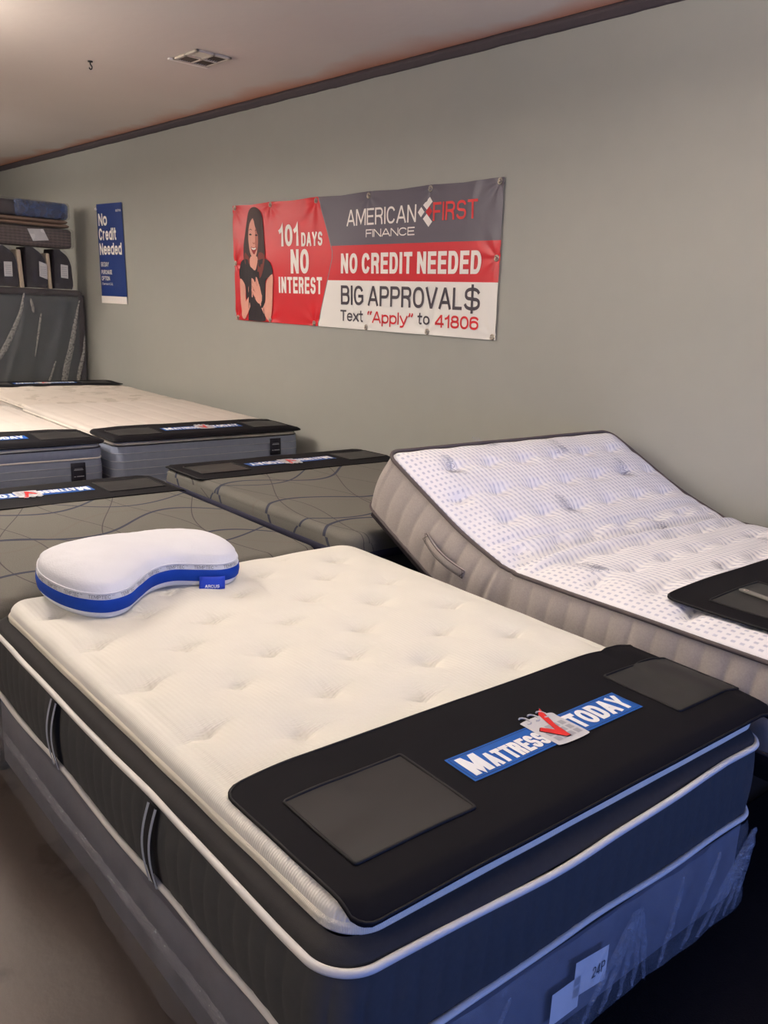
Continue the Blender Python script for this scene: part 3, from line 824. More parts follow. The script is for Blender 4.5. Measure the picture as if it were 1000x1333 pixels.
make_pillow()

# ------------------------------------------------------------------ 2. adjustable bed by the wall
AX, AY, AZ, AT = -.93, 2.44, .552, .290      # foot, near side, underside and depth
AL, AW = 1.97, 1.64
def ang(s):
    sg = lambda a, w: 1/(1+math.exp(-(s-a)/w))
    return math.radians(19*sg(1.135, .018)+8*sg(1.42, .04))
PTH = [(0.0, 0.0)]; DS = .005
for i in range(int(2.6/DS)):
    a = ang(i*DS); PTH.append((PTH[-1][0]-math.cos(a)*DS, PTH[-1][1]+math.sin(a)*DS))
def bend(p):
    """p.x in [-AL, 0] measured from the foot; z measured from the underside"""
    s = max(0, -p.x); i = min(len(PTH)-2, int(s/DS)); k = s/DS-i
    x = PTH[i][0]+(PTH[i+1][0]-PTH[i][0])*k; z = PTH[i][1]+(PTH[i+1][1]-PTH[i][1])*k
    if p.x > 0: x = p.x
    a = ang(s); dn = p.z-AT
    return Vector((x+math.sin(a)*dn, p.y, AT+z+math.cos(a)*dn))
t = thing('adjustable_mattress', 'white striped quilted mattress with raised head and taupe sides, beside the wall', 'mattress', (AX, AY, AZ), 0)
at = []
for k in range(11):
    for j in range(7):
        at.append((-.07-.19*k, .13+.235*j+(.118 if k % 2 else 0)))
def adj_top(x, y, d, soft=False):
    h = AT+edge_round(d, .03)+.050*(1-math.exp(-d/.12))
    if soft: return h
    e = min(1, d/.09)
    for (a, b) in at:
        dx = x-a; dy = y-b
        if abs(dx) < .15 and abs(dy) < .2:
            h -= e*(.024*math.exp(-(dx/.038)**2-(dy/.055)**2)+.007*math.exp(-(dx/.014)**2-(dy/.018)**2))
            h -= e*.0085*math.exp(-((dx+.012*math.sin(dy*20))/.020)**2)*math.exp(-(dy/.11)**2)
    s = -x
    # rucks across the bed where it folds
    h -= .026*e*math.exp(-((s-1.135-.02*math.sin(y*4))/.030)**2)
    h -= .013*e*math.exp(-((s-1.015-.03*math.sin(y*3+1))/.022)**2)+.012*e*math.exp(-((s-1.265-.025*math.sin(y*3.5+2))/.022)**2)
    h += .010*e*math.exp(-((s-1.075-.02*math.sin(y*4))/.030)**2)+.009*e*math.exp(-((s-1.205-.02*math.sin(y*4))/.030)**2)
    h += e*.006*noise.noise(Vector((x*4, y*4, 5)))
    return h
mesh_obj('quilted_top', top(-AL, 0, 0, AW, .07, adj_top, step=.011, warp=bend, uvf=lambda x, y: (-x, y)), M['stripe_knit'], t)
aout = rr(-AL, 0, 0, AW, .07, .0085)
def acrink(x, z):
    s = -x
    return -.016*math.exp(-((s-1.135)/.02)**2)+.004*math.sin(s*150)*math.exp(-((s-1.155)/.06)**2)
def adj_side(s, z, x, y):
    v = z/AT; c = abs(math.sin(PI*(s+.01*math.sin(z*12))/.088))**.45
    return .011*(c-1)*math.sin(PI*min(1, max(0, v)))**.5+.018*math.sin(PI*v)+acrink(x, z)*math.sin(PI*min(1, max(0, v)))
prof = [(0, AT-.010-(AT-.010)*i/16) for i in range(17)]
mesh_obj('side_panel', loft(aout, prof, adj_side, warp=bend), M['adj_side'], t)
mesh_obj('upper_piping', piping(aout, .003, AT-.004, .0085, .003, warp=bend, offd=lambda x, y: acrink(x, 0)*.6), M['adj_pipe'], t)
mesh_obj('lower_piping', piping(aout, .001, .004, .007, .002, warp=bend), M['adj_pipe'], t)
bm = bmesh.new(); V = []
for i in range(15):
    v = i/14; s = 1.32+.24*v
    for_ = []
    for w in (-.019, -.012, 0, .012, .019):
        for_.append(bm.verts.new(bend(Vector((-s, -.020-.022*math.sin(PI*v)+(.004 if abs(w) > .015 else 0), .150+.0*v+w)))))
    V.append(for_)
for i in range(14):
    for j in range(4): bm.faces.new((V[i][j], V[i+1][j], V[i+1][j+1], V[i][j+1]))
h = mesh_obj('handle', bm, M['adj_side'], t); h.modifiers.new('s', 'SOLIDIFY').thickness = .004
bm = bmesh.new()
for w in (-.017, .017): tube(bm, [bend(Vector((-(1.32+.24*i/14), -.024-.022*math.sin(PI*i/14), .150+w))) for i in range(15)], .0022, k=5)
x = mesh_obj('handle_stitching', bm, M['adj_pipe'], h); x.location = (0, 0, 0)
for s in (1.325, 1.555):
    bm = bmesh.new()
    for a in (-1, 1):
        tube(bm, [bend(Vector((-(s-.009), -.027, .150-.016*a))), bend(Vector((-(s+.009), -.027, .150+.016*a)))], .0014, k=4)
    x = mesh_obj('handle_cross_stitch', bm, M['adj_pipe'], h); x.location = (0, 0, 0)
# printed words scattered over the cloth
def adj_pt(x, y, h=.0022):
    d = max(0, sdf(x, y, -AL, 0, 0, AW, .07))
    return bend(Vector((x, y, adj_top(x, y, d)+h)))
MK = [(1.80, .22), (1.86, 1.02), (1.42, .62), (1.62, 1.30), (1.16, 1.02), (.94, .20), (.62, .66), (.70, 1.20), (.30, .22), (.22, 1.0), (1.98, .62)]
for (s, y) in MK:
    bm = bmesh.new(); rot = random.uniform(-.15, .15)
    def mp(u, v, s=s, y=y, rot=rot):
        a = u*math.cos(rot)-v*math.sin(rot); b = u*math.sin(rot)+v*math.cos(rot)
        return adj_pt(-s+a, y+b)
    fit_text(bm, 'ORGANIC', -.075, .075, .004, .048, mp, shear=.25, th=.07)
    fit_text(bm, 'COTTON', -.035, .06, -.030, -.006, mp, shear=.25, th=.07)
    for k in range(3):
        a = .9+k*.55; c = (.002+.0*k, -.002)
        st = [(.045, .02)]; L = .045
        p0 = (.030, .000); p1 = (p0[0]+L*math.cos(a), p0[1]+.045+L*.5*math.sin(a))
        n_ = (-(p1[1]-p0[1])*.07, (p1[0]-p0[0])*.07)
        poly(bm, [p0, ((p0[0]+p1[0])/2+n_[0], (p0[1]+p1[1])/2+n_[1]), p1, ((p0[0]+p1[0])/2-n_[0]*.2, (p0[1]+p1[1])/2-n_[1]*.2)], mp)
    mesh_obj('printed_mark', bm, M['print_mark'], t, smooth=False)
# adjustable base: padded decks that follow the bend, on legs
b = thing('adjustable_bed_frame', 'dark adjustable bed base under the white striped mattress by the wall', 'bed base', (AX, AY, 0), 0)
for nm, s0, s1 in (('foot_deck', .02, 1.08), ('head_deck', 1.12, 1.94)):
    bm = bmesh.new(); K = 20; R = []
    for i in range(K+1):
        s = s0+(s1-s0)*i/K
        R.append([bm.verts.new(bend(Vector((-s, yy, zz)))) for yy, zz in ((.05, -.004), (.035, -.012), (.035, -.055), (.05, -.062), (AW-.05, -.062), (AW-.035, -.055), (AW-.035, -.012), (AW-.05, -.004))])
    for i in range(K):
        for j in range(8): bm.faces.new((R[i][j], R[i][(j+1) % 8], R[i+1][(j+1) % 8], R[i+1][j]))
    bm.faces.new(R[0]); bm.faces.new(R[-1][::-1])
    o = mesh_obj(nm, bm, M['black_cloth'], b); o.location = (0, 0, AZ)
for yy in (.2, AW-.24):
    bm = bmesh.new(); box(bm, -1.85, -.1, yy, yy+.04, .36, AZ-.066, .004); mesh_obj('side_rail', bm, M['black_metal'], b)
    a_ = bend(Vector((-1.8, 0, -.062)))
    bm = bmesh.new(); tube(bm, [(-1.45, yy+.02, .40), (a_.x, yy+.02, a_.z+AZ)], .014, k=10); mesh_obj('lift_arm', bm, M['black_metal'], b)
for xx in (-1.75, -.25):
    for yy in (.22, AW-.22):
        bm = bmesh.new(); tube(bm, [(xx, yy, 0.011), (xx, yy, .34)], .022, k=12); tube(bm, [(xx, yy, 0.010), (xx, yy, .02)], .03, k=12); mesh_obj('leg', bm, M['black_metal'], b)
def adj_surf(p, q, h):
    x = -.56+p; y = .125+q; yr = AW-.02
    ey = max(0, y-yr); yy = min(y, yr); ex = max(0, x+.02); xx = min(x, -.02)
    d = max(.0, sdf(xx, yy, -AL, 0, 0, AW, .07)); z = adj_top(xx, yy, d, True)+.010
    oy, dz = wrap_edge(ey, .02); dy, dz2 = wrap_edge(ex, .02)
    P = Vector((xx+dy, yy+oy, z-dz-dz2+h+.004*noise.noise(Vector((x*4, y*4, 8)))))
    return Vector((P.x, P.y, P.z))
protector('black foot protector with grey plastic bar in its pocket, on the white striped mattress', (AX, AY, AZ+AT), 0, adj_surf, Wd=1.53, z0=AT)
t = thing('plastic_bar', 'flat grey plastic bar with round eyelet lying on the striped bed protector', 'plastic bar', (AX-.40, AY+.37, AZ+AT+.070), math.radians(-10))
bm = bmesh.new(); L = .30; w = .026; P2 = []
for k in range(9): a = PI/2+PI*k/8; P2.append((w/2*math.cos(a), w/2*math.sin(a)))
P2 += [(L, -w/2), (L, w/2)]
lo = [bm.verts.new((x, y, .0)) for x, y in P2]; hi = [bm.verts.new((x, y, .005)) for x, y in P2]
bm.faces.new(lo[::-1]); bm.faces.new(hi)
for i in range(len(P2)): bm.faces.new((lo[i], lo[(i+1) % len(P2)], hi[(i+1) % len(P2)], hi[i]))
mesh_obj('bar', bm, M['lever'], t, smooth=False)
bm = bmesh.new(); tube(bm, [(.012+.007*math.cos(a), .007*math.sin(a), .0055) for a in [2*PI*k/16 for k in range(16)]], .0016, closed=True, k=6)
mesh_obj('eyelet', bm, M['steel'], t)
bm = bmesh.new(); bm.faces.new([bm.verts.new((.012+.0065*math.cos(2*PI*k/16), .0065*math.sin(2*PI*k/16), .0056)) for k in range(16)])
mesh_obj('eyelet_hole', bm, M['black_print'], t, smooth=False)

# ------------------------------------------------------------------ 3. two grey swirl foam beds, feet to the far side
def swirl_bed(label, flabel, x_foot, x_head, y0, y1, zt, plabel, pq0):
    L = x_head-x_foot; Wd = y1-y0; zb = zt-.26
    t = thing('foam_mattress', label, 'mattress', (x_head, y0, zb), 0, 'grey swirl-patterned foam mattresses')
    def zf(x, y, d): return zt-zb+edge_round(d, .045)+.004*noise.noise(Vector((x*3+y0, y*3, 0)))
    r = .07
    bm = top(-L, 0, 0, Wd, r, zf, step=.02, uvf=lambda x, y: (x, y+y0*1.3), fine=[0, .001, .003, .006, .011, .018, .027, .038])
    mesh_obj('knit_cover', bm, M['swirl'], t)
    out = rr(-L, 0, 0, Wd, r, .02)
    bm = loft(out, [(0, zt-zb-.044), (.004, zt-zb-.06), (.004, zt-zb-.085)])
    # side continues the pattern unrolled from the top
    uvl = bm.loops.layers.uv.active
    for f in bm.faces:
        for l in f.loops:
            c = l.vert.co; dn = (zt-zb-.044-c.z)+.03
            u, v = c.x, c.y
            if c.y < .01: v -= dn
            elif c.y > Wd-.01: v += dn
            if c.x > -.01: u += dn
            elif c.x < -L+.01: u -= dn
            l[uvl].uv = (u, v+y0*1.3)
    mesh_obj('cover_side', bm, M['swirl'], t)
    bm = loft(out, [(.004, zt-zb-.084), (.008, zt-zb-.088), (.009, zt-zb-.105), (.008, zt-zb-.122), (.003, zt-zb-.126)])
    mesh_obj('navy_band', bm, M['navy_band'], t)
    bm = loft(out, [(.003, zt-zb-.126), (.006, .05), (.002, .006), (-.02, 0)])
    mesh_obj('side_panel', bm, M['charcoal'], t)
    foundation(flabel, (x_head, y0), 0, L, Wd, .15, zb-.001, M['black_cloth'])
    frame(flabel.replace('box foundation', 'steel frame'), (x_head, y0), 0, L, Wd, .15)
    # strip lies at the far end: reading direction is toward -y
    Wp = 1.585
    def sf(p, q, h):
        x = x_foot+.49-p-.005; y = pq0-q
        yy = min(max(y, y0-.0), y1)
        o = (y-yy); ex = max(0, x_foot+.01-x); xx = max(x, x_foot+.01)
        d = max(0, sdf(xx-x_head, yy-y0, -L, 0, 0, Wd, r))
        z = zt-max(0, .006-d)*1.2
        z -= abs(o)*.35+ex*.4
        return Vector((x-x_head, y-y0, z-zb+h+.003*noise.noise(Vector((x*5, y*4, 7)))))
    protector(plabel, (x_head, y0, zb), 0, sf, D=.49, Wd=Wp, z0=0)
    return t
swirl_bed('grey swirl-patterned foam mattress nearer the wall, beside the raised white bed', 'black box foundation under the swirl mattress nearer the wall',
          -4.80, -2.93, 2.345, 3.88, .78, 'black foot protector with upside-down badge on the swirl mattress nearer the wall', 3.93)
swirl_bed('grey swirl-patterned foam mattress behind the kidney-shaped pillow, at the left edge', 'black box foundation under the swirl mattress behind the pillow',
          -4.84, -3.03, .72, 2.255, .725, 'black foot protector with upside-down badge on the swirl mattress behind the pillow', 2.285)

# ------------------------------------------------------------------ 4. slate-sided beds, feet toward us
def slate_bed(label, flabel, x_foot, y0, Wd, zt, plabel, pillow, patch_y, L=2.0, pq=.0, seed=0):
    zb = zt-.33
    t = thing('quilted_mattress', label, 'mattress', (x_foot, y0, zb), 0, 'cream quilted mattresses with slate sides')
    r = .08; H = zt-zb; top_in = .012
    def zf(x, y, d):
        h = H+edge_round(d, .03)+.012*min(1, d/.2)
        e = min(1, d/.06)
        h -= e*.006*(abs(math.sin(PI*(x+.3*math.sin(y*3)*.1)/.17))**.0)*0
        h -= e*.0055*math.exp(-(((x/.16+seed*.3) % 1-.5)*.16/.014)**2)*(.6+.4*math.sin(y*26))
        h -= e*.0045*math.exp(-(((y/.19) % 1-.5)*.19/.016)**2)
        return h+.003*noise.noise(Vector((x*6, y*6, seed)))
    mesh_obj('quilted_top', top(-L+top_in, -top_in, top_in, Wd-top_in, r-.01, zf, step=.018), M['cream_plain'], t)
    o1 = rr(-L+top_in, -top_in, top_in, Wd-top_in, r-.01, .02); o2 = rr(-L, 0, 0, Wd, r, .02)
    mesh_obj('edge_roll', loft(o1, [(-.002, H-.028), (.006, H-.036), (.006, H-.046), (.0, H-.052)], lambda s, z, x, y: .003*noise.noise(Vector((x*5, y*5, z*9)))), M['cream_edge2'], t)
    bm = bmesh.new(); tube(bm, [(x, y, H-.054) for x, y, _, _, _ in o2], .004, closed=True, k=6); mesh_obj('top_seam', bm, M['black_metal'], t)
    if pillow:
        mesh_obj('gusset', loft(o2, [(-.004, H-.05), (.004, H-.065), (.004, H-.105), (-.002, H-.122)], lambda s, z, x, y: .0025*math.sin(s*190)*.5), M['slate'], t)
        mesh_obj('upper_piping', piping(o2, .003, H-.124, .006, .003), M['cream_edge2'], t)
        zs = H-.126
    else: zs = H-.052
    pr = [(0, zs)]; K = 12
    for i in range(1, K): pr.append((.010*math.sin(PI*i/K), zs*(1-i/K)))
    pr.append((0, 0))
    mesh_obj('side_panel', loft(o2, pr, lambda s, z, x, y: .003*noise.noise(Vector((x*4, y*4, z*6)))), M['slate'], t)
    for k in range(1, 4 if pillow else 5):
        z = zs*(1-k/(4 if pillow else 5)); off = .010*math.sin(PI*(1-z/zs))+.001
        mesh_obj('stitched_cord', piping(o2, off, z, .0022, .001), M['slate_line'], t)
    # woven label on the foot border
    bm = bmesh.new(); patch(bm, 0, .10, 0, .13, lambda u, v: Vector((.0145+.010*math.sin(PI*min(1, (zs-.150+v)/zs)), patch_y+u, zs-.150+v)), 3, 4)
    pb = mesh_obj('woven_label', bm, M['dark_patch'], t, label='small dark woven label'); pb.modifiers.new('s', 'SOLIDIFY').thickness = .002
    bm = bmesh.new(); fz = lambda u, v: Vector((.0175+.010*math.sin(PI*min(1, (zs-.150+v)/zs)), patch_y+u, zs-.150+v))
    for (a, b_, c, d) in ((.018, .082, .080, .086), (.022, .078, .090, .093), (.016, .030, .034, .040), (.036, .086, .034, .041)):
        patch(bm, a, b_, c, d, fz, 1, 1)
    x = mesh_obj('label_print', bm, M['patch_ink'], pb, smooth=False); x.location = (0, 0, 0)
    foundation(flabel, (x_foot, y0), 0, L, Wd, .15, zb-.001, M['slate'])
    frame(flabel.replace('box foundation', 'steel frame'), (x_foot, y0), 0, L, Wd, .15)
    Wp = 1.60 if Wd > 1.45 else 1.56
    def sf(p, q, h):
        x = -.44+p; y = pq+q
        yy = min(max(y, top_in), Wd-top_in); xx = min(x, -top_in)
        d = max(0, sdf(xx, yy, -L+top_in, -top_in, top_in, Wd-top_in, r-.01))
        o = abs(y-yy); ex = max(0, x+top_in)
        z = H+.010*min(1, d/.2)+.004-max(0, .006-d)*1.0
        oo, dz = wrap_edge(o, .02); ox, dx = wrap_edge(ex, .03)
        s = 1 if y > yy else -1
        return Vector((xx+ox, yy+s*oo*(1 if o else 0), z-dz-dx+h+.004*noise.noise(Vector((x*5, y*4, seed+3)))))
    protector(plabel, (x_foot, y0, zb), 0, sf, D=.47, Wd=Wp, z0=0)
    return t
slate_bed('cream quilted mattress with slate sides in the second row, nearer the wall', 'slate box foundation under the second-row mattress nearer the wall',
          -5.72, 2.43, 1.56, .80, 'black foot protector on the second-row mattress nearer the wall', False, 1.27, pq=-.02)
slate_bed('cream pillow-top mattress with slate sides and white piping, cut by the left edge', 'slate box foundation under the pillow-top mattress at left',
          -5.74, .80, 1.56, .80, 'black foot protector on the slate pillow-top mattress at the left edge', True, 1.32, pq=-.03, seed=4)

# ------------------------------------------------------------------ 5. floral bed beyond, head to head
def floral_bed():
    L = 1.83; xh = -7.80; y0 = 2.52; Wd = 1.53; zt = .775; zb = .47
    t = thing('floral_mattress', 'ivory floral-quilted mattress farthest back, below the wrapped stack', 'mattress', (xh, y0, zb), 0)
    H = zt-zb
    def zf(x, y, d): return H+edge_round(d, .03)+.014*min(1, d/.2)+min(1, d/.06)*.010*noise.noise(Vector((x*7, y*7, 0)))
    mesh_obj('quilted_top', top(-L, 0, 0, Wd, .07, zf, step=.02), M['floral'], t)
    o2 = rr(-L, 0, 0, Wd, .07, .03)
    mesh_obj('side_panel', loft(o2, [(0, H-.028), (.008, H-.1), (.010, H/2), (.006, .05), (0, 0)]), M['cream_plain'], t)
    mesh_obj('piping', piping(o2, .002, H-.03, .006, .001), M['cream_edge2'], t)
    foundation('slate box foundation under the floral mattress farthest back', (xh, y0), 0, L, Wd, .15, zb-.001, M['slate'])
    frame('black steel frame under the floral mattress farthest back', (xh, y0), 0, L, Wd, .15)
    def sf(p, q, h):
        x = -L+.45-p; y = Wd-.02-q
        z = H+.016; y = y if y > -.05 else -.05
        return Vector((x, y, z+h+.006*noise.noise(Vector((x*5, y*4, 9)))))
    protector('black foot protector on the floral mattress farthest back', (xh, y0, zb), 0, sf, D=.46, Wd=1.55, z0=0)
floral_bed()

# ------------------------------------------------------------------ 6. wrapped stock against the far end
SX = -10.45
def soft_box(bm, x0, x1, y0, y1, z0, z1, r=.05, amp=.01, seed=0, step=.06):
    out = rr(x0, x1, y0, y1, r, step); H = z1-z0; n = len(out); R = []
    K = max(4, int(H/step))
    prof = [(-.04, z1), (-.015, z1-.008), (0, z1-.03)]+[(0, z1-.03-(H-.06)*i/K) for i in range(1, K)]+[(0, z0+.03), (-.015, z0+.006), (-.04, z0)]
    for off, z in prof:
        R.append([bm.verts.new((x+nx*(off+amp*noise.noise(Vector((x*3, y*3+seed, z*3)))), y+ny*(off+amp*noise.noise(Vector((x*3, y*3+seed, z*3)))), z)) for x, y, nx, ny, s in out])
    for a, b in zip(R, R[1:]):
        for i in range(n): bm.faces.new((b[i], b[(i+1) % n], a[(i+1) % n], a[i]))
    bm.faces.new(R[0]); bm.faces.new(R[-1][::-1])
    return bm
t = thing('upright_mattress', 'slate grey mattress standing on edge in clear plastic under the stacked bundles', 'mattress', (SX, 3.3, 0), 0)
bm = soft_box(bmesh.new(), -.32, 0, -.9, .78, 0, 1.70, .05, .012); mesh_obj('body', bm, M['panel_grey'], t)
bm = soft_box(bmesh.new(), -.33, .012, -.91, .79, 1.70, 1.775, .05, .006); mesh_obj('top_border', bm, M['panel_dark'], t)
bm = bmesh.new(); box(bm, -.02, .018, .735, .800, 0, 1.72, .012); mesh_obj('side_border', bm, M['panel_dark'], t)
# film with long slanting pleats
bm = bmesh.new(); NY, NZ = 110, 50; V = []
for i in range(NY+1):
    row = []
    y = -.92+1.70*i/NY
    for j in range(NZ+1):
        z = .02+1.76*j/NZ; sl = y-(1.78-z)*-.18-(1.78-z)**2*-.10
        pl = max(0, 1-abs(((sl*2.4+.45*noise.noise(Vector((sl*1.5, 0, 3)))) % 1)-.5)/.16)
        x = .024+.030*pl*min(1, (1.79-z)*2)+.006*noise.noise(Vector((y*12, z*5, 0)))
        row.append(bm.verts.new((x, min(y+.02*(1.78-z)*(1 if y > .5 else 0)*(y-.5)*3, .83), z)))
    V.append(row)
for i in range(NY):
    for j in range(NZ): bm.faces.new((V[i][j], V[i+1][j], V[i+1][j+1], V[i][j+1]))
mesh_obj('plastic_wrap', bm, M['wrap_far'], t)
def fold(pts, w0, w1):
    bm = bmesh.new()
    c = smooth_open([(a, b, 0) for a, b in pts], 8); P = []
    for i, p in enumerate(c):
        k = i/(len(c)-1); w = (w0+(w1-w0)*k)*math.sin(PI*min(1, .12+k*.88))**.4
        P.append((p, w))
    V = []
    for i, (p, w) in enumerate(P):
        wob = .006*noise.noise(Vector((i*.9, p.x*9, 0)))
        V.append([bm.verts.new((.052, p.x-w+wob, p.y)), bm.verts.new((.075+wob, p.x, p.y)), bm.verts.new((.052, p.x+w+wob, p.y))])
    for a, b in zip(V, V[1:]):
        for j in range(2): bm.faces.new((a[j], b[j], b[j+1], a[j+1]))
    mesh_obj('wrap_fold', bm, M['wrap_tape'], t)
fold([(.09, 1.72), (.04, 1.50), (-.07, 1.25), (-.20, 1.02), (-.36, .82)], .012, .055)
fold([(.73, 1.66), (.68, 1.45), (.62, 1.15), (.54, .85), (.50, .60)], .008, .06)
fold([(.78, 1.25), (.76, 1.05), (.71, .85), (.66, .62)], .01, .035)
fold([(.16, 1.66), (.18, 1.58), (.19, 1.50)], .015, .02)
fold([(.27, 1.50), (.25, 1.36), (.22, 1.2), (.18, 1.0)], .014, .012)
fold([(-.25, 1.6), (-.24, 1.45), (-.28, 1.28)], .012, .03)
fold([(.42, .95), (.36, .78), (.30, .62)], .01, .02)
# three black rounded bundles standing side by side on it
def bundle_black(label, ya, yb, lab, x0=-.02):
    z0 = 1.783; z1 = 2.235
    t = thing('black_bundle', label, 'wrapped bundle', (SX, (ya+yb)/2, z0), 0, 'black bundles standing on the upright mattress')
    bm = bmesh.new(); hw = (yb-ya)/2*.885; P = [(-hw, 0), (hw, 0), (hw+.004, .2), (hw-.01, .30), (hw-.05, .38), (hw-.12, .435), (-hw+.08, .452), (-hw+.02, .445), (-hw, .40)]
    c = smooth_closed([(a, b, 0) for a, b in P], 4)
    c = [p for p in c]
    for p in c: p.y = max(0, p.y)
    F = []; n = len(c)
    for x, s in ((0, .93), (.008, .98), (-.01, 1), (-.30, 1)):
        F.append([bm.verts.new((x-.02, p.x*s, .2+(p.y-.2)*s if p.y > .01 else p.y)) for p in c])
    F[0], F[1] = F[0], F[1]
    for a, b in zip(F, F[1:]):
        for i in range(n): bm.faces.new((a[i], a[(i+1) % n], b[(i+1) % n], b[i]))
    bm.faces.new(F[0]); bm.faces.new(F[-1][::-1])
    mesh_obj('body', bm, M['black_cloth'], t)
    u0, w, v0, h, sk = lab
    bm = bmesh.new(); poly(bm, [(u0, v0), (u0+w, v0-sk), (u0+w+.0, v0+h-sk), (u0, v0+h)], lambda a, b: Vector((.012, a, b)))
    l = mesh_obj('paper_label', bm, M['paper'], t, smooth=False, label='white paper label')
    bm = bmesh.new()
    for k in range(5): patch(bm, u0+.012, u0+w-.014, v0+.03+k*.022-sk*.5, v0+.034+k*.022-sk*.5, lambda a, b: Vector((.0135, a, b)), 1, 1)
    x = mesh_obj('label_print', bm, M['mid_print'], l, smooth=False); x.location = (0, 0, 0)
    bm = bmesh.new(); V = []
    for i in range(15):
        a = -hw+2*hw*i/14; row = []
        for j in range(11):
            b = .455*j/10; k = max(0, b-.28)/.175; lim = hw-.10*k*k
            row.append(bm.verts.new((.020+.012*noise.noise(Vector((a*14+ya, b*6, 1))), min(a, lim), b)))
        V.append(row)
    for i in range(14):
        for j in range(10): bm.faces.new((V[i][j], V[i+1][j], V[i+1][j+1], V[i][j+1]))
    mesh_obj('plastic_wrap', bm, M['wrap_far'], t)
    return t
bundle_black('black bundle with upright paper label, nearest the wall, standing on the upright mattress', 3.745, 3.985, (-.03, .085, .13, .15, .008))
bundle_black('black bundle with tilted paper label, middle of three, standing on the upright mattress', 3.425, 3.690, (.03, .09, .13, .17, .03))
bundle_black('black bundle cut by the left edge of the photo, standing on the upright mattress', 3.10, 3.365, (-.035, .09, .11, .16, -.002))
for k, (ya, yb, lb) in enumerate(((3.372, 3.420, 'cream foam sheet on edge between the left and middle black bundles'), (3.697, 3.738, 'cream foam sheet on edge between the middle and wall-side black bundles'))):
    bm = bmesh.new(); box(bm, -.30, .0, -(yb-ya)/2, (yb-ya)/2, 0, .42-.02*k, .012, 3)
    for v in bm.verts: v.co.y += -.03*max(0, v.co.z-.3)/.12
    o = mesh_obj('foam_sheet', bm, M['foam'], loc=(SX, (ya+yb)/2, 1.777)); tag(o, lb, 'foam sheet', 'cream foam sheets between the black bundles')
# flat ribbed bundle across them and a blue-wrapped one on top
t = thing('ribbed_bundle', 'brown ribbed flat bundle with paper label lying across the black bundles', 'wrapped bundle', (SX, 3.25, 2.245), 0)
bm = soft_box(bmesh.new(), -.34, 0, -.8, .74, 0, .215, .06, .010, 3, .03); mesh_obj('body', bm, M['brown_bundle'], t)
bm = bmesh.new(); poly(bm, [(.22, .185), (.40, .195), (.46, .075), (.28, .055)], lambda a, b: Vector((.016, a, b))); l = mesh_obj('paper_label', bm, M['paper'], t, smooth=False, label='white paper label')
bm = soft_box(bmesh.new(), -.35, .022, -.81, .76, -.004, .225, .06, .022, 8, .03); mesh_obj('plastic_wrap', bm, M['wrap_far'], t)
t = thing('tan_bundle', 'thin tan layered bundle between the ribbed bundle and the blue-wrapped one', 'wrapped bundle', (SX, 3.25, 2.472), 0)
for k in range(2):
    bm = soft_box(bmesh.new(), -.33, -.005+.008*k, -.8, .72-.02*k, k*.045, k*.045+.043, .05, .006, 5+k, .04); mesh_obj('layer', bm, M['tan_layer'], t)
t = thing('blue_wrapped_bundle', 'dark bundle in blue plastic on top of the stack at the far left', 'wrapped bundle', (SX, 3.25, 2.566), 0)
bm = soft_box(bmesh.new(), -.33, -.01, -.8, .68, 0, .165, .05, .012, 11, .03); mesh_obj('body', bm, M['panel_dark'], t)
bm = soft_box(bmesh.new(), -.34, .018, .10, .70, -.004, .178, .05, .030, 12, .025); mesh_obj('blue_wrap', bm, M['blue_wrap'], t)
bm = soft_box(bmesh.new(), -.35, .030, -.81, .74, -.004, .186, .05, .030, 14, .03); mesh_obj('plastic_wrap', bm, M['wrap_far'], t)

# ------------------------------------------------------------------ banner
BC = [(-7.053, 2.584), (-3.823, 2.601), (-3.793, 1.620), (-6.971, 1.601)]      # tl tr br bl
GR = [(.010, .978), (.189, .976), (.391, .972), (.593, .970), (.796, .974), (.990, .977), (.007, .499), (.991, .512), (.009, .022), (.176, .022), (.379, .020), (.588, .020), (.799, .022), (.991, .018)]
def wr(u, v):
    x = u*3.2; d = .010
    d += .007*noise.noise(Vector((u*5, v*2.2, 0)))
    for (a, b) in GR:
        dx = (u-a)*3.2; dy = v-b; r = math.hypot(dx, dy)
        if r < .5:
            th = math.atan2(dy, dx); d += .0035*math.sin(th*7+a*20)*math.exp(-(r/.16)**2)*min(1, r/.03)
            d -= .006*math.exp(-(r/.05)**2)
    d += .006*math.exp(-((u-.93+(1-v)*.09)/.012)**2)*max(0, v-.62)*2.2
    return d
def ban(u, v, h=0.0):
    tl, tr, br, bl = BC
    sag = 0
    x = (1-u)*v*tl[0]+u*v*tr[0]+u*(1-v)*br[0]+(1-u)*(1-v)*bl[0]
    z = (1-u)*v*tl[1]+u*v*tr[1]+u*(1-v)*br[1]+(1-u)*(1-v)*bl[1]
    e = 1-min(1, min(abs(u-a) for a, b in GR[:6])/.1)
    z -= .010*(1-e)*max(0, v-.9)/.1
    return Vector((x, WY-.004-wr(u, v)-h, z))
def banner_mat():
    m = NT('banner_print'); u = m.sep(m.coord('UV'))
    red, grey, white, line = rgb(206, 34, 44), rgb(92, 86, 98), rgb(240, 238, 232), rgb(120, 112, 116)
    c = m.mix(m.math('GREATER_THAN', u[1], .362), white, rgb(204, 34, 46)); c = m.mix(m.math('GREATER_THAN', u[1], .622), c, grey)
    # chevron edge of the left field: tip at u=.462, v=.57
    up = m.math('MULTIPLY_ADD', u[1], -.1349, .5378); lo = m.math('MULTIPLY_ADD', u[1], .115, .3985)
    e = m.math('MINIMUM', up, lo)
    e = m.math('MINIMUM', e, .459)
    c = m.mix(m.math('LESS_THAN', u[0], e), c, line); c = m.mix(m.math('LESS_THAN', u[0], m.math('SUBTRACT', e, .0032)), c, red)
    m.set(c, .38, .4); return m.m
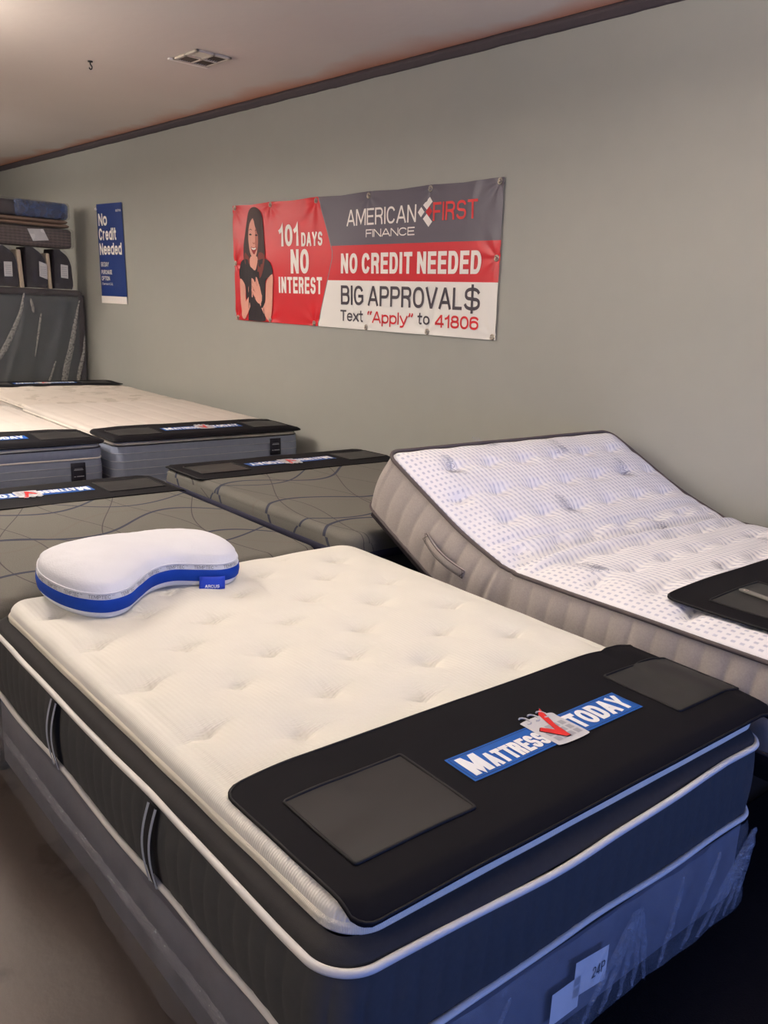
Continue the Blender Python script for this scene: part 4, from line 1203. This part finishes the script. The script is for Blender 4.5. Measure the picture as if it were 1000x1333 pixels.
M['banner'] = banner_mat()
t = thing('banner', 'wide red, grey and white vinyl finance banner with woman printed at left', 'banner', (-5.4, WY-.004, 1.6), 0)
OFF = Vector((5.4, -(WY-.004), -1.6))
def bfn(h): return lambda u, v: ban(u, v, h)+OFF
bm = bmesh.new(); uvl = bm.loops.layers.uv.new('UVMap'); NU, NV = 260, 84
V = [[(bm.verts.new(bfn(0)(i/NU, j/NV)), (i/NU, j/NV)) for j in range(NV+1)] for i in range(NU+1)]
for i in range(NU):
    for j in range(NV):
        q = (V[i][j], V[i+1][j], V[i+1][j+1], V[i][j+1]); f = bm.faces.new([a[0] for a in q])
        for l, a in zip(f.loops, q): l[uvl].uv = a[1]
mesh_obj('vinyl_sheet', bm, M['banner'], t)
M['ink_dark'] = plain('banner_dark_ink', rgb(74, 68, 76), .5, var=.02); M['ink_red'] = plain('banner_red_ink', rgb(208, 40, 48), .5, var=.02)
M['ink_white'] = plain('banner_white_ink', rgb(244, 238, 232), .5, var=.02)
H = .0028
def wording(txts, mat, nm='lettering'):
    bm = bmesh.new()
    bm.free()
    for (s, a, b, c, d, bo) in txts:
        bm = bmesh.new(); fit_text(bm, s, a, b, c, d, bfn(H), asp=3.23, th=bo); mesh_obj(nm, bm, mat, t, smooth=False)
wording([('101', .228, .318, .632, .806, .20), ('DAYS', .329, .418, .627, .735, .19), ('NO', .280, .361, .412, .606, .20), ('INTEREST', .223, .417, .252, .385, .19),
         ('AMERICAN', .514, .755, .762, .880, .125), ('FINANCE', .586, .752, .675, .731, .15), ('NO CREDIT NEEDED', .494, .952, .414, .563, .20)], M['ink_white'])
wording([('BIG APPROVAL', .494, .903, .180, .325, .15), ('$', .909, .955, .180, .328, .15), ('Text', .492, .578, .056, .140, .16), ('to', .770, .807, .068, .148, .16)], M['ink_dark'])
wording([('\u201cApply\u201d', .596, .754, .056, .142, .16), ('41806', .825, .953, .056, .142, .17)], M['ink_red'])
wording([('FIRST', .808, .936, .762, .882, .14)], plain('banner_coral_ink', rgb(226, 62, 62), .5, var=.02))
bm = bmesh.new(); f_ = bfn(H)
def dia(bm, c, a): poly(bm, [(c[0], c[1]+a[1]), (c[0]+a[0], c[1]), (c[0], c[1]-a[1]), (c[0]-a[0], c[1])], f_)
poly(bm, [(.795, .922), (.806, .888), (.788, .838), (.777, .870)], f_); poly(bm, [(.777, .780), (.788, .812), (.806, .758), (.795, .724)], f_)
dia(bm, (.771, .825), (.0105, .034))
mesh_obj('emblem', bm, M['ink_white'], t, smooth=False)
bm = bmesh.new(); dia(bm, (.795, .825), (.0105, .034)); mesh_obj('emblem_diamond', bm, M['ink_red'], t, smooth=False)
# the printed woman: flat shapes in the ink of the banner.  coordinates from the crop of the photograph
def W2(px, py):      # crop pixels (300..440 x 250..430 shown at 7.14x) -> banner u, v
    u = (px-25+.028*(0))/(825-25)*.3985; 
    # the sheet is foreshortened: left edge x 25->52, top edge y 128->42
    k = (px-25)/800.0
    ytop = 128-86*k; ybot = 1195+62*k
    v = (ybot-py)/(ybot-ytop); xl = 25+27*(1-v); xr = 825
    return ((px-xl)/(xr-xl))*.4005, v
def shape(pts, mat, h, nm, parent, sm=3):
    bm = bmesh.new(); c = smooth_closed([(a, b, 0) for a, b in pts], sm) if sm else [Vector((a, b, 0)) for a, b in pts]
    f = bm.faces.new([bm.verts.new(bfn(h+.0035)(*W2(p.x, p.y))) for p in c])
    bmesh.ops.triangulate(bm, faces=[f])
    o = mesh_obj(nm, bm, mat, parent, smooth=False); o.location = (0, 0, 0); return o
INK = lambda n, *c: plain(n, rgb(*c), .5, var=.03)
skin_c = INK('print_skin', 222, 160, 142); skin_d = INK('print_skin_shade', 186, 112, 98); hair_d = INK('print_hair', 66, 44, 44); hair_r = INK('print_hair_ends', 126, 54, 46)
shirt = INK('print_shirt', 42, 34, 40); lip = INK('print_lips', 150, 40, 44); ph = INK('print_phone', 32, 26, 30)
fig = shape([(250, 130), (200, 165), (180, 260), (160, 400), (145, 540), (160, 700), (200, 760), (300, 760), (330, 700), (355, 600), (345, 420), (335, 270), (310, 170)], hair_d, .0018, 'printed_figure', t)
shape([(165, 620), (120, 650), (102, 720), (100, 800), (150, 850), (165, 900), (170, 1000), (200, 1080), (190, 1190), (210, 1205), (350, 1215), (355, 1180), (340, 1100), (355, 1000), (360, 830), (425, 760), (418, 690), (390, 640), (345, 615), (280, 640), (220, 640)], shirt, .0022, 'shirt', fig)
shape([(165, 560), (158, 640), (185, 740), (205, 790), (225, 760), (215, 640)], hair_r, .0026, 'hair_ends', fig)
shape([(300, 560), (355, 590), (340, 720), (310, 800), (285, 770), (290, 660)], hair_r, .0026, 'hair_ends', fig)
shape([(218, 600), (285, 600), (280, 680), (262, 728), (232, 706), (212, 680)], skin_c, .0028, 'neck', fig)
shape([(240, 240), (208, 290), (196, 380), (200, 470), (215, 560), (242, 612), (268, 600), (285, 540), (290, 440), (288, 330), (270, 262)], skin_c, .0031, 'face', fig)
shape([(282, 330), (262, 300), (268, 400), (262, 470), (275, 540), (288, 520), (292, 430)], skin_d, .0034, 'cheek_shade', fig)
shape([(252, 130), (205, 180), (190, 300), (196, 350), (212, 265), (242, 218), (275, 245), (290, 330), (300, 300), (290, 180)], hair_d, .0037, 'hair_front', fig)
for c in ((218, 392), (276, 398)):
    shape([(c[0]-15, c[1]), (c[0], c[1]-9), (c[0]+13, c[1]+2), (c[0], c[1]+9)], ph, .0038, 'eye', fig)
    shape([(c[0]-18, c[1]-38), (c[0], c[1]-52), (c[0]+17, c[1]-38), (c[0], c[1]-45)], hair_d, .0038, 'eyebrow', fig)
shape([(238, 465), (256, 470), (266, 462), (258, 480), (246, 480)], skin_d, .0038, 'nose', fig)
shape([(224, 508), (250, 514), (278, 508), (272, 545), (255, 578), (235, 550)], lip, .0038, 'mouth', fig)
shape([(230, 514), (250, 520), (272, 514), (268, 530), (250, 536), (234, 528)], M['ink_white'], .0042, 'teeth', fig)
shape([(105, 808), (150, 850), (162, 930), (158, 1030), (185, 990), (215, 960), (248, 990), (215, 1060), (165, 1180), (130, 1180), (118, 1080), (108, 950)], skin_c, .0028, 'left_arm', fig)
shape([(428, 765), (372, 825), (362, 920), (352, 1040), (320, 1000), (300, 1030), (330, 1110), (370, 1195), (400, 1190), (420, 1060), (426, 900)], skin_c, .0028, 'right_arm', fig)
shape([(240, 740), (300, 740), (305, 850), (250, 850)], ph, .0030, 'phone', fig, 0)
shape([(230, 800), (215, 830), (192, 890), (198, 950), (232, 985), (262, 960), (258, 880), (244, 830)], skin_c, .0034, 'left_hand', fig)
shape([(268, 830), (300, 860), (320, 950), (335, 1010), (300, 1045), (262, 1000), (248, 930), (252, 860)], skin_c, .0037, 'right_hand', fig)
for (a, b) in (((272, 790), (298, 900)), ((236, 806), (262, 890)), ((230, 852), (272, 930)), ((226, 905), (276, 990))):
    dx, dy = b[0]-a[0], b[1]-a[1]; L = math.hypot(dx, dy); nx, ny = -dy/L*9, dx/L*9
    shape([a, (a[0]+nx+dx*.2, a[1]+ny+dy*.2), (b[0]+nx, b[1]+ny), b, (b[0]-nx, b[1]-ny), (a[0]-nx+dx*.2, a[1]-ny+dy*.2)], skin_c, .0042, 'finger', fig)
    shape([(a[0]+nx*1.1+dx*.2, a[1]+ny*1.1+dy*.2), (b[0]+nx*1.1, b[1]+ny*1.1), (b[0]+nx*1.6, b[1]+ny*1.6), (a[0]+nx*1.6+dx*.2, a[1]+ny*1.6+dy*.2)], skin_d, .0040, 'finger_shade', fig, 0)
shape([(322, 1020), (345, 1010), (350, 1040), (335, 1085), (314, 1085)], ph, .0044, 'wristwatch', fig, 0)
for (a, b) in GR:
    c = bfn(.002)(a, b); bm = bmesh.new()
    tube(bm, [c+Vector((.016*math.cos(k*PI/8), 0, .016*math.sin(k*PI/8))) for k in range(16)], .006, closed=True, k=6)
    g = mesh_obj('grommet', bm, M['steel'], t)
    bm = bmesh.new(); bmesh.ops.create_uvsphere(bm, u_segments=8, v_segments=6, radius=.009, matrix=Matrix.Translation(c+Vector((0, -.006, 0))))
    s = mesh_obj('screw_head', bm, M['steel'], g); s.location = (0, 0, 0)

# ------------------------------------------------------------------ blue poster
PC = [(-10.094, 2.743), (-9.403, 2.733), (-9.300, 1.658), (-9.996, 1.652)]
t = thing('poster', 'narrow navy blue credit poster with white foot strip on the wall at left', 'poster', (-9.7, WY-.003, 1.65), 0)
def pos(u, v, h=0):
    tl, tr, br, bl = PC
    x = (1-u)*v*tl[0]+u*v*tr[0]+u*(1-v)*br[0]+(1-u)*(1-v)*bl[0]; z = (1-u)*v*tl[1]+u*v*tr[1]+u*(1-v)*br[1]+(1-u)*(1-v)*bl[1]
    return Vector((x+9.7, -.004-h-.004*noise.noise(Vector((u*3, v*4, 6)))-.002, z-1.65))
M['poster_navy'] = plain('poster_navy', rgb(34, 58, 122), .4, .4, var=.03)
bm = bmesh.new(); patch(bm, 0, 1, 0, 1, lambda a, b: pos(a, b), 12, 16); mesh_obj('sheet', bm, M['poster_navy'], t)
bm = bmesh.new(); patch(bm, 0, 1, -.002, .072, lambda a, b: pos(a, b, .003), 12, 2); mesh_obj('foot_strip', bm, M['ink_white'], t)
pf = lambda a, b: pos(a, b, .004)
for (w_, a, b, c, d, th_) in (('No', .065, .41, .782, .905, .20), ('Credit', .06, .735, .637, .757, .19), ('Needed', .055, .915, .490, .608, .19), ('90 DAY', .07, .38, .371, .418, .17),
        ('PURCHASE', .07, .49, .294, .338, .17), ('OPTION', .06, .385, .231, .274, .17), ('(Terms in CA)', .055, .49, .184, .208, .14), ('acima', .765, .964, .912, .940, .16)):
    bm = bmesh.new(); fit_text(bm, w_, a, b, c, d, pf, asp=.64, th=th_); mesh_obj('lettering', bm, M['ink_white'], t, smooth=False)
bm = bmesh.new(); bmesh.ops.create_uvsphere(bm, u_segments=8, v_segments=6, radius=.014, matrix=Matrix.Translation(pos(.0, .952, .008))); mesh_obj('push_pin', bm, M['ink_white'], t)

# ------------------------------------------------------------------ ceiling vent, hook, lamps
VX, VY = -5.88, 3.20
t = thing('ceiling_vent', 'cream square air vent with four louvred quarters in the ceiling', 'vent', (VX, VY, CEIL), 0)
bm = bmesh.new(); a = .172; b_ = .135
for (x0, x1, y0, y1) in ((-a, -a+.026, -b_, b_), (a-.026, a, -b_, b_), (-a, a, -b_, -b_+.022), (-a, a, b_-.022, b_), (-.012, .012, -b_, b_), (-a, a, -.010, .010)):
    box(bm, x0, x1, y0, y1, -.016, -.001, .003)
mesh_obj('frame', bm, M['vent'], t, smooth=False)
mesh_obj('recess', B(-a+.01, a-.01, -b_+.01, b_-.01, -.004, -.001), M['vent_shaded'], t, smooth=False)  # dark plate stands in for the shade inside the vent
for qx in (-1, 1):
    for qy in (-1, 1):
        for k in range(6):
            y = qy*(.018+.0175*k)
            bm = bmesh.new(); box(bm, min(qx*.016, qx*(a-.03)), max(qx*.016, qx*(a-.03)), y-.005, y+.005, -.012, -.009)
            bmesh.ops.rotate(bm, verts=bm.verts, cent=(0, y, -.010), matrix=Matrix.Rotation(math.radians(35*qy), 3, 'X'))
            for v in bm.verts: v.co.z = min(v.co.z, -.0045)
            mesh_obj('slat', bm, M['vent'] if (qx, qy) == (1, -1) else M['vent_shaded'], t, smooth=False)  # shade painted in: one quarter of slats lit, the rest in a darker tone
bm = bmesh.new(); box(bm, -a-.045, -a-.012, -b_-.02, b_+.02, -.012, -.001, .003)
mesh_obj('deflector', bm, M['ink_white'], t, smooth=False, label='bright edge strip')
bm = bmesh.new(); pts = [(0, 0, 0), (0, 0, -.03), (.004, 0, -.05), (.02, .01, -.07), (.03, .015, -.095), (.015, .008, -.115), (-.01, -.004, -.11), (-.018, -.008, -.09)]
pts = [tuple(c*.48 for c in p) for p in pts]
tube(bm, smooth_open(pts, 4), .0045, k=6); tube(bm, [(0, 0, -.001), (0, 0, -.008)], .018, k=12)
o = mesh_obj('ceiling_hook', bm, M['black_metal'], loc=(-6.64, 2.71, CEIL)); tag(o, 'small dark hook hanging from the ceiling left of the vent', 'hook')
for i, (lx, ly, e, u, where) in enumerate(LAMPS):
    t = thing('ceiling_light', 'suspended rectangular lamp '+where, 'lamp', (lx, ly, CEIL), 0, 'suspended lamps out of the frame')
    bm = bmesh.new()
    for (x0, x1, y0, y1) in ((-.62, .62, -.30, -.27), (-.62, .62, .27, .30), (-.62, -.59, -.27, .27), (.59, .62, -.27, .27)): box(bm, x0, x1, y0, y1, -DROP-.045, -DROP+.045, .004)
    mesh_obj('housing', bm, M['vent'], t, smooth=False)
    bm = bmesh.new(); box(bm, -.59, .59, -.27, .27, -DROP-.03, -DROP+.03, .004); mesh_obj('diffuser', bm, M['glow'], t, smooth=False)
    bm = bmesh.new(); tube(bm, [(0, 0, -DROP-.02), (0, 0, -DROP-.075)], .03, k=14); mesh_obj('fill_stub', bm, M['vent'], t)  # unseen stub added to carry the point fill
    for x in (-.5, .5):
        bm = bmesh.new(); tube(bm, [(x, 0, -.001), (x, 0, -DROP+.03)], .004, k=6); mesh_obj('suspension_rod', bm, M['steel'], t)
